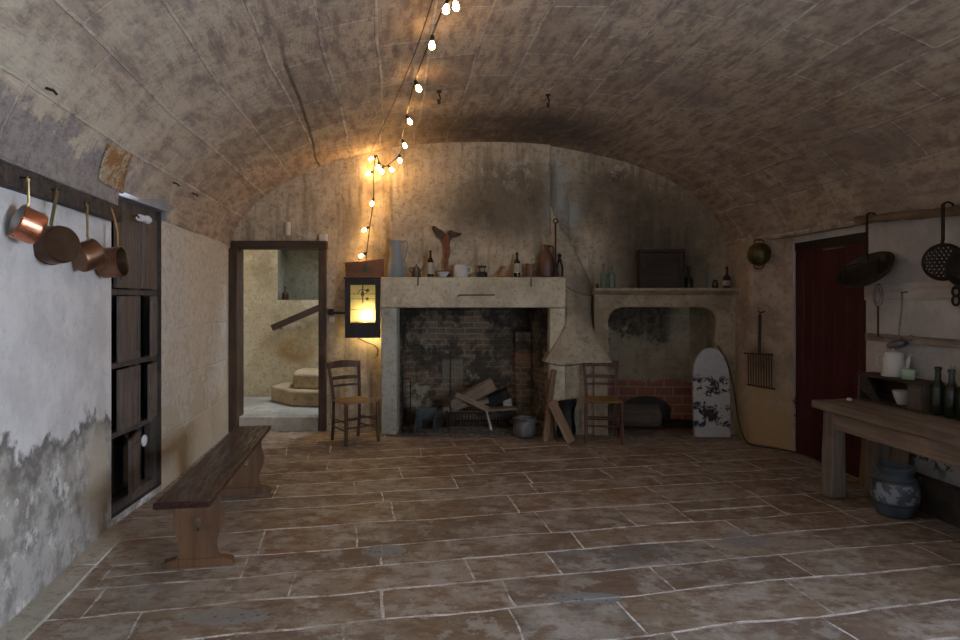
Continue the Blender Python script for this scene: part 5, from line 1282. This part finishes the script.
o = MB().lathe([(0,0),(.018,0),(.022,.008),(.014,.02),(0,.022)],14).build('white_lump', M['porcelain']); o.location = tt(.10,.25,TZ+.003); tag(o,'tiny unidentified white lump lying on the left end of the table','oddment')  # unidentified small white thing, modelled as a plain lump
bl_ = [(.785,.50,.335,.036,'glass_clear','clear glass bottle behind the dark bottles on the table',None),
       (.755,.42,.325,.044,'glass_dark','dark wine bottle next to the small rack on the table',True),
       (.865,.42,.32,.044,'glass_dark','second dark bottle right of the rack, near the right edge',True),
       (.965,.42,.32,.044,'glass_dark','third dark bottle right of the rack, at the very right edge',True)]
for u,v,H,R,mt,lab,ck in bl_:
    bottle('wine_bottle',lab,tuple(tt(u,v)),H,R,M[mt],'bottles at the back of the table',shoulder=.6,nr=R*.4)

# ------------------------------------------------------------------ string lights
sl = thing('string_lights', 'string of warm glowing bulbs running under the vault and down the back wall', 'string lights', (0,0,0))
bl_px = [(456,7,3.62),(446,10,3.62),(432,46,4.12),(419,89,4.95),(410,122,5.80),(405,146,6.50),(400,161,6.92),(392,170,7.10),(382,172,7.16),(378,168,7.19),(371,159,7.20),(368,174,7.22),(372,204,7.23),(364,230,7.23),(361,256,7.22)]
bm0 = MB(); bm0.lathe([(0,.034),(.010,.034),(.012,.026),(.016,.016),(.020,.002),(.018,-.012),(.010,-.020),(0,-.023)],16)
bulb0 = bm0.build('bulb', M['bulb'], None)
so0 = MB().lathe([(0,.030),(.014,.030),(.015,.034),(.014,.066),(.008,.074),(0,.074)],12).build('socket', M['cable'], None)
wirepts = []
for i,(px,py,Y) in enumerate(bl_px):
    p = at(px,py,Y)
    b = bulb0 if i == 0 else bulb0.copy(); s = so0 if i == 0 else so0.copy()
    if i: C.objects.link(b); C.objects.link(s)
    b.parent = sl; s.parent = b
    tilt = random.uniform(-.5,.5) if i < 7 else random.uniform(-1,1)
    if i >= 11: tilt = 1.1 if i != 12 else .25
    b.location = p; b.rotation_euler = (random.uniform(-.25,.25),tilt,0)
    off = Vector((math.sin(tilt)*.072,0,math.cos(tilt)*.072)); wirepts.append(p+off)
start = at(437,-24,3.35)
wp = [tuple(start)]+[tuple(wirepts[0])]+[tuple(w) for w in wirepts[1:]]+[tuple(at(366,262,7.22)+Vector((0,0,.0)))]
MB().tube(arcpts(wp,6),.006,6).build('cord', M['cable'], sl)
pe = at(365,268,7.20); MB().lathe([(0,-.05),(.008,-.05),(.02,-.025),(.022,.0),(.014,.03),(.006,.05),(0,.05)],12,T(*pe)).build('end_plug', M['greenplastic'], sl)
pts = [at(440,-24,3.45),at(416,50,4.32),at(392,107,5.55)]+[at(372,150,7.0),at(371,160,7.18)]
o = MB().tube(arcpts([tuple(q) for q in pts],5),.0035,6).build('thin_wire', M['cable']); tag(o,'thin straight wire beside the string lights','wire')

# ------------------------------------------------------------------ light, world, camera
wd = bpy.data.worlds.new('daylight'); bpy.context.scene.world = wd; wd.use_nodes = True
bg = wd.node_tree.nodes['Background']; bg.inputs[0].default_value = (*SKYC,1); bg.inputs[1].default_value = SKY
def portal(nm, loc, sx, sy, rotq):
    l = bpy.data.lights.new(nm,'AREA'); l.shape = 'RECTANGLE'; l.size = sx; l.size_y = sy; l.cycles.is_portal = True
    o = bpy.data.objects.new(nm, l); C.objects.link(o); o.location = loc; o.rotation_euler = rotq
ym = (OY0+OY1)/2
portal('daylight_portal', (RW(ym)+.3,ym,(OZ0+OZ1)/2), OY1-OY0, OZ1-OZ0, (math.radians(90),0,math.radians(90)+RWZ+math.radians(90)+math.radians(-90)))
portal('stair_portal', (-1.62,8.1,2.99), .55, 1.4, (0,0,0))  # samples the sky through the added gap in the stairwell ceiling
cd = bpy.data.cameras.new('camera'); cd.sensor_width = 36; cd.lens = 24.0; cd.shift_y = -(320-HZ)/960; cd.clip_start = .05
co = bpy.data.objects.new('camera', cd); C.objects.link(co); co.location = (0,0,CH); co.rotation_euler = (PI/2,0,0)
sc = bpy.context.scene; sc.camera = co
sc.view_settings.view_transform = 'Standard'; sc.view_settings.look = 'None'; sc.view_settings.gamma = 1; sc.view_settings.exposure = EXPO
try: sc.view_settings.use_curve_mapping = False
except Exception: pass
sc.cycles.max_bounces = 10; sc.cycles.diffuse_bounces = 6; sc.cycles.transparent_max_bounces = 12
sc.cycles.use_denoising = True
bpy.context.view_layer.update()
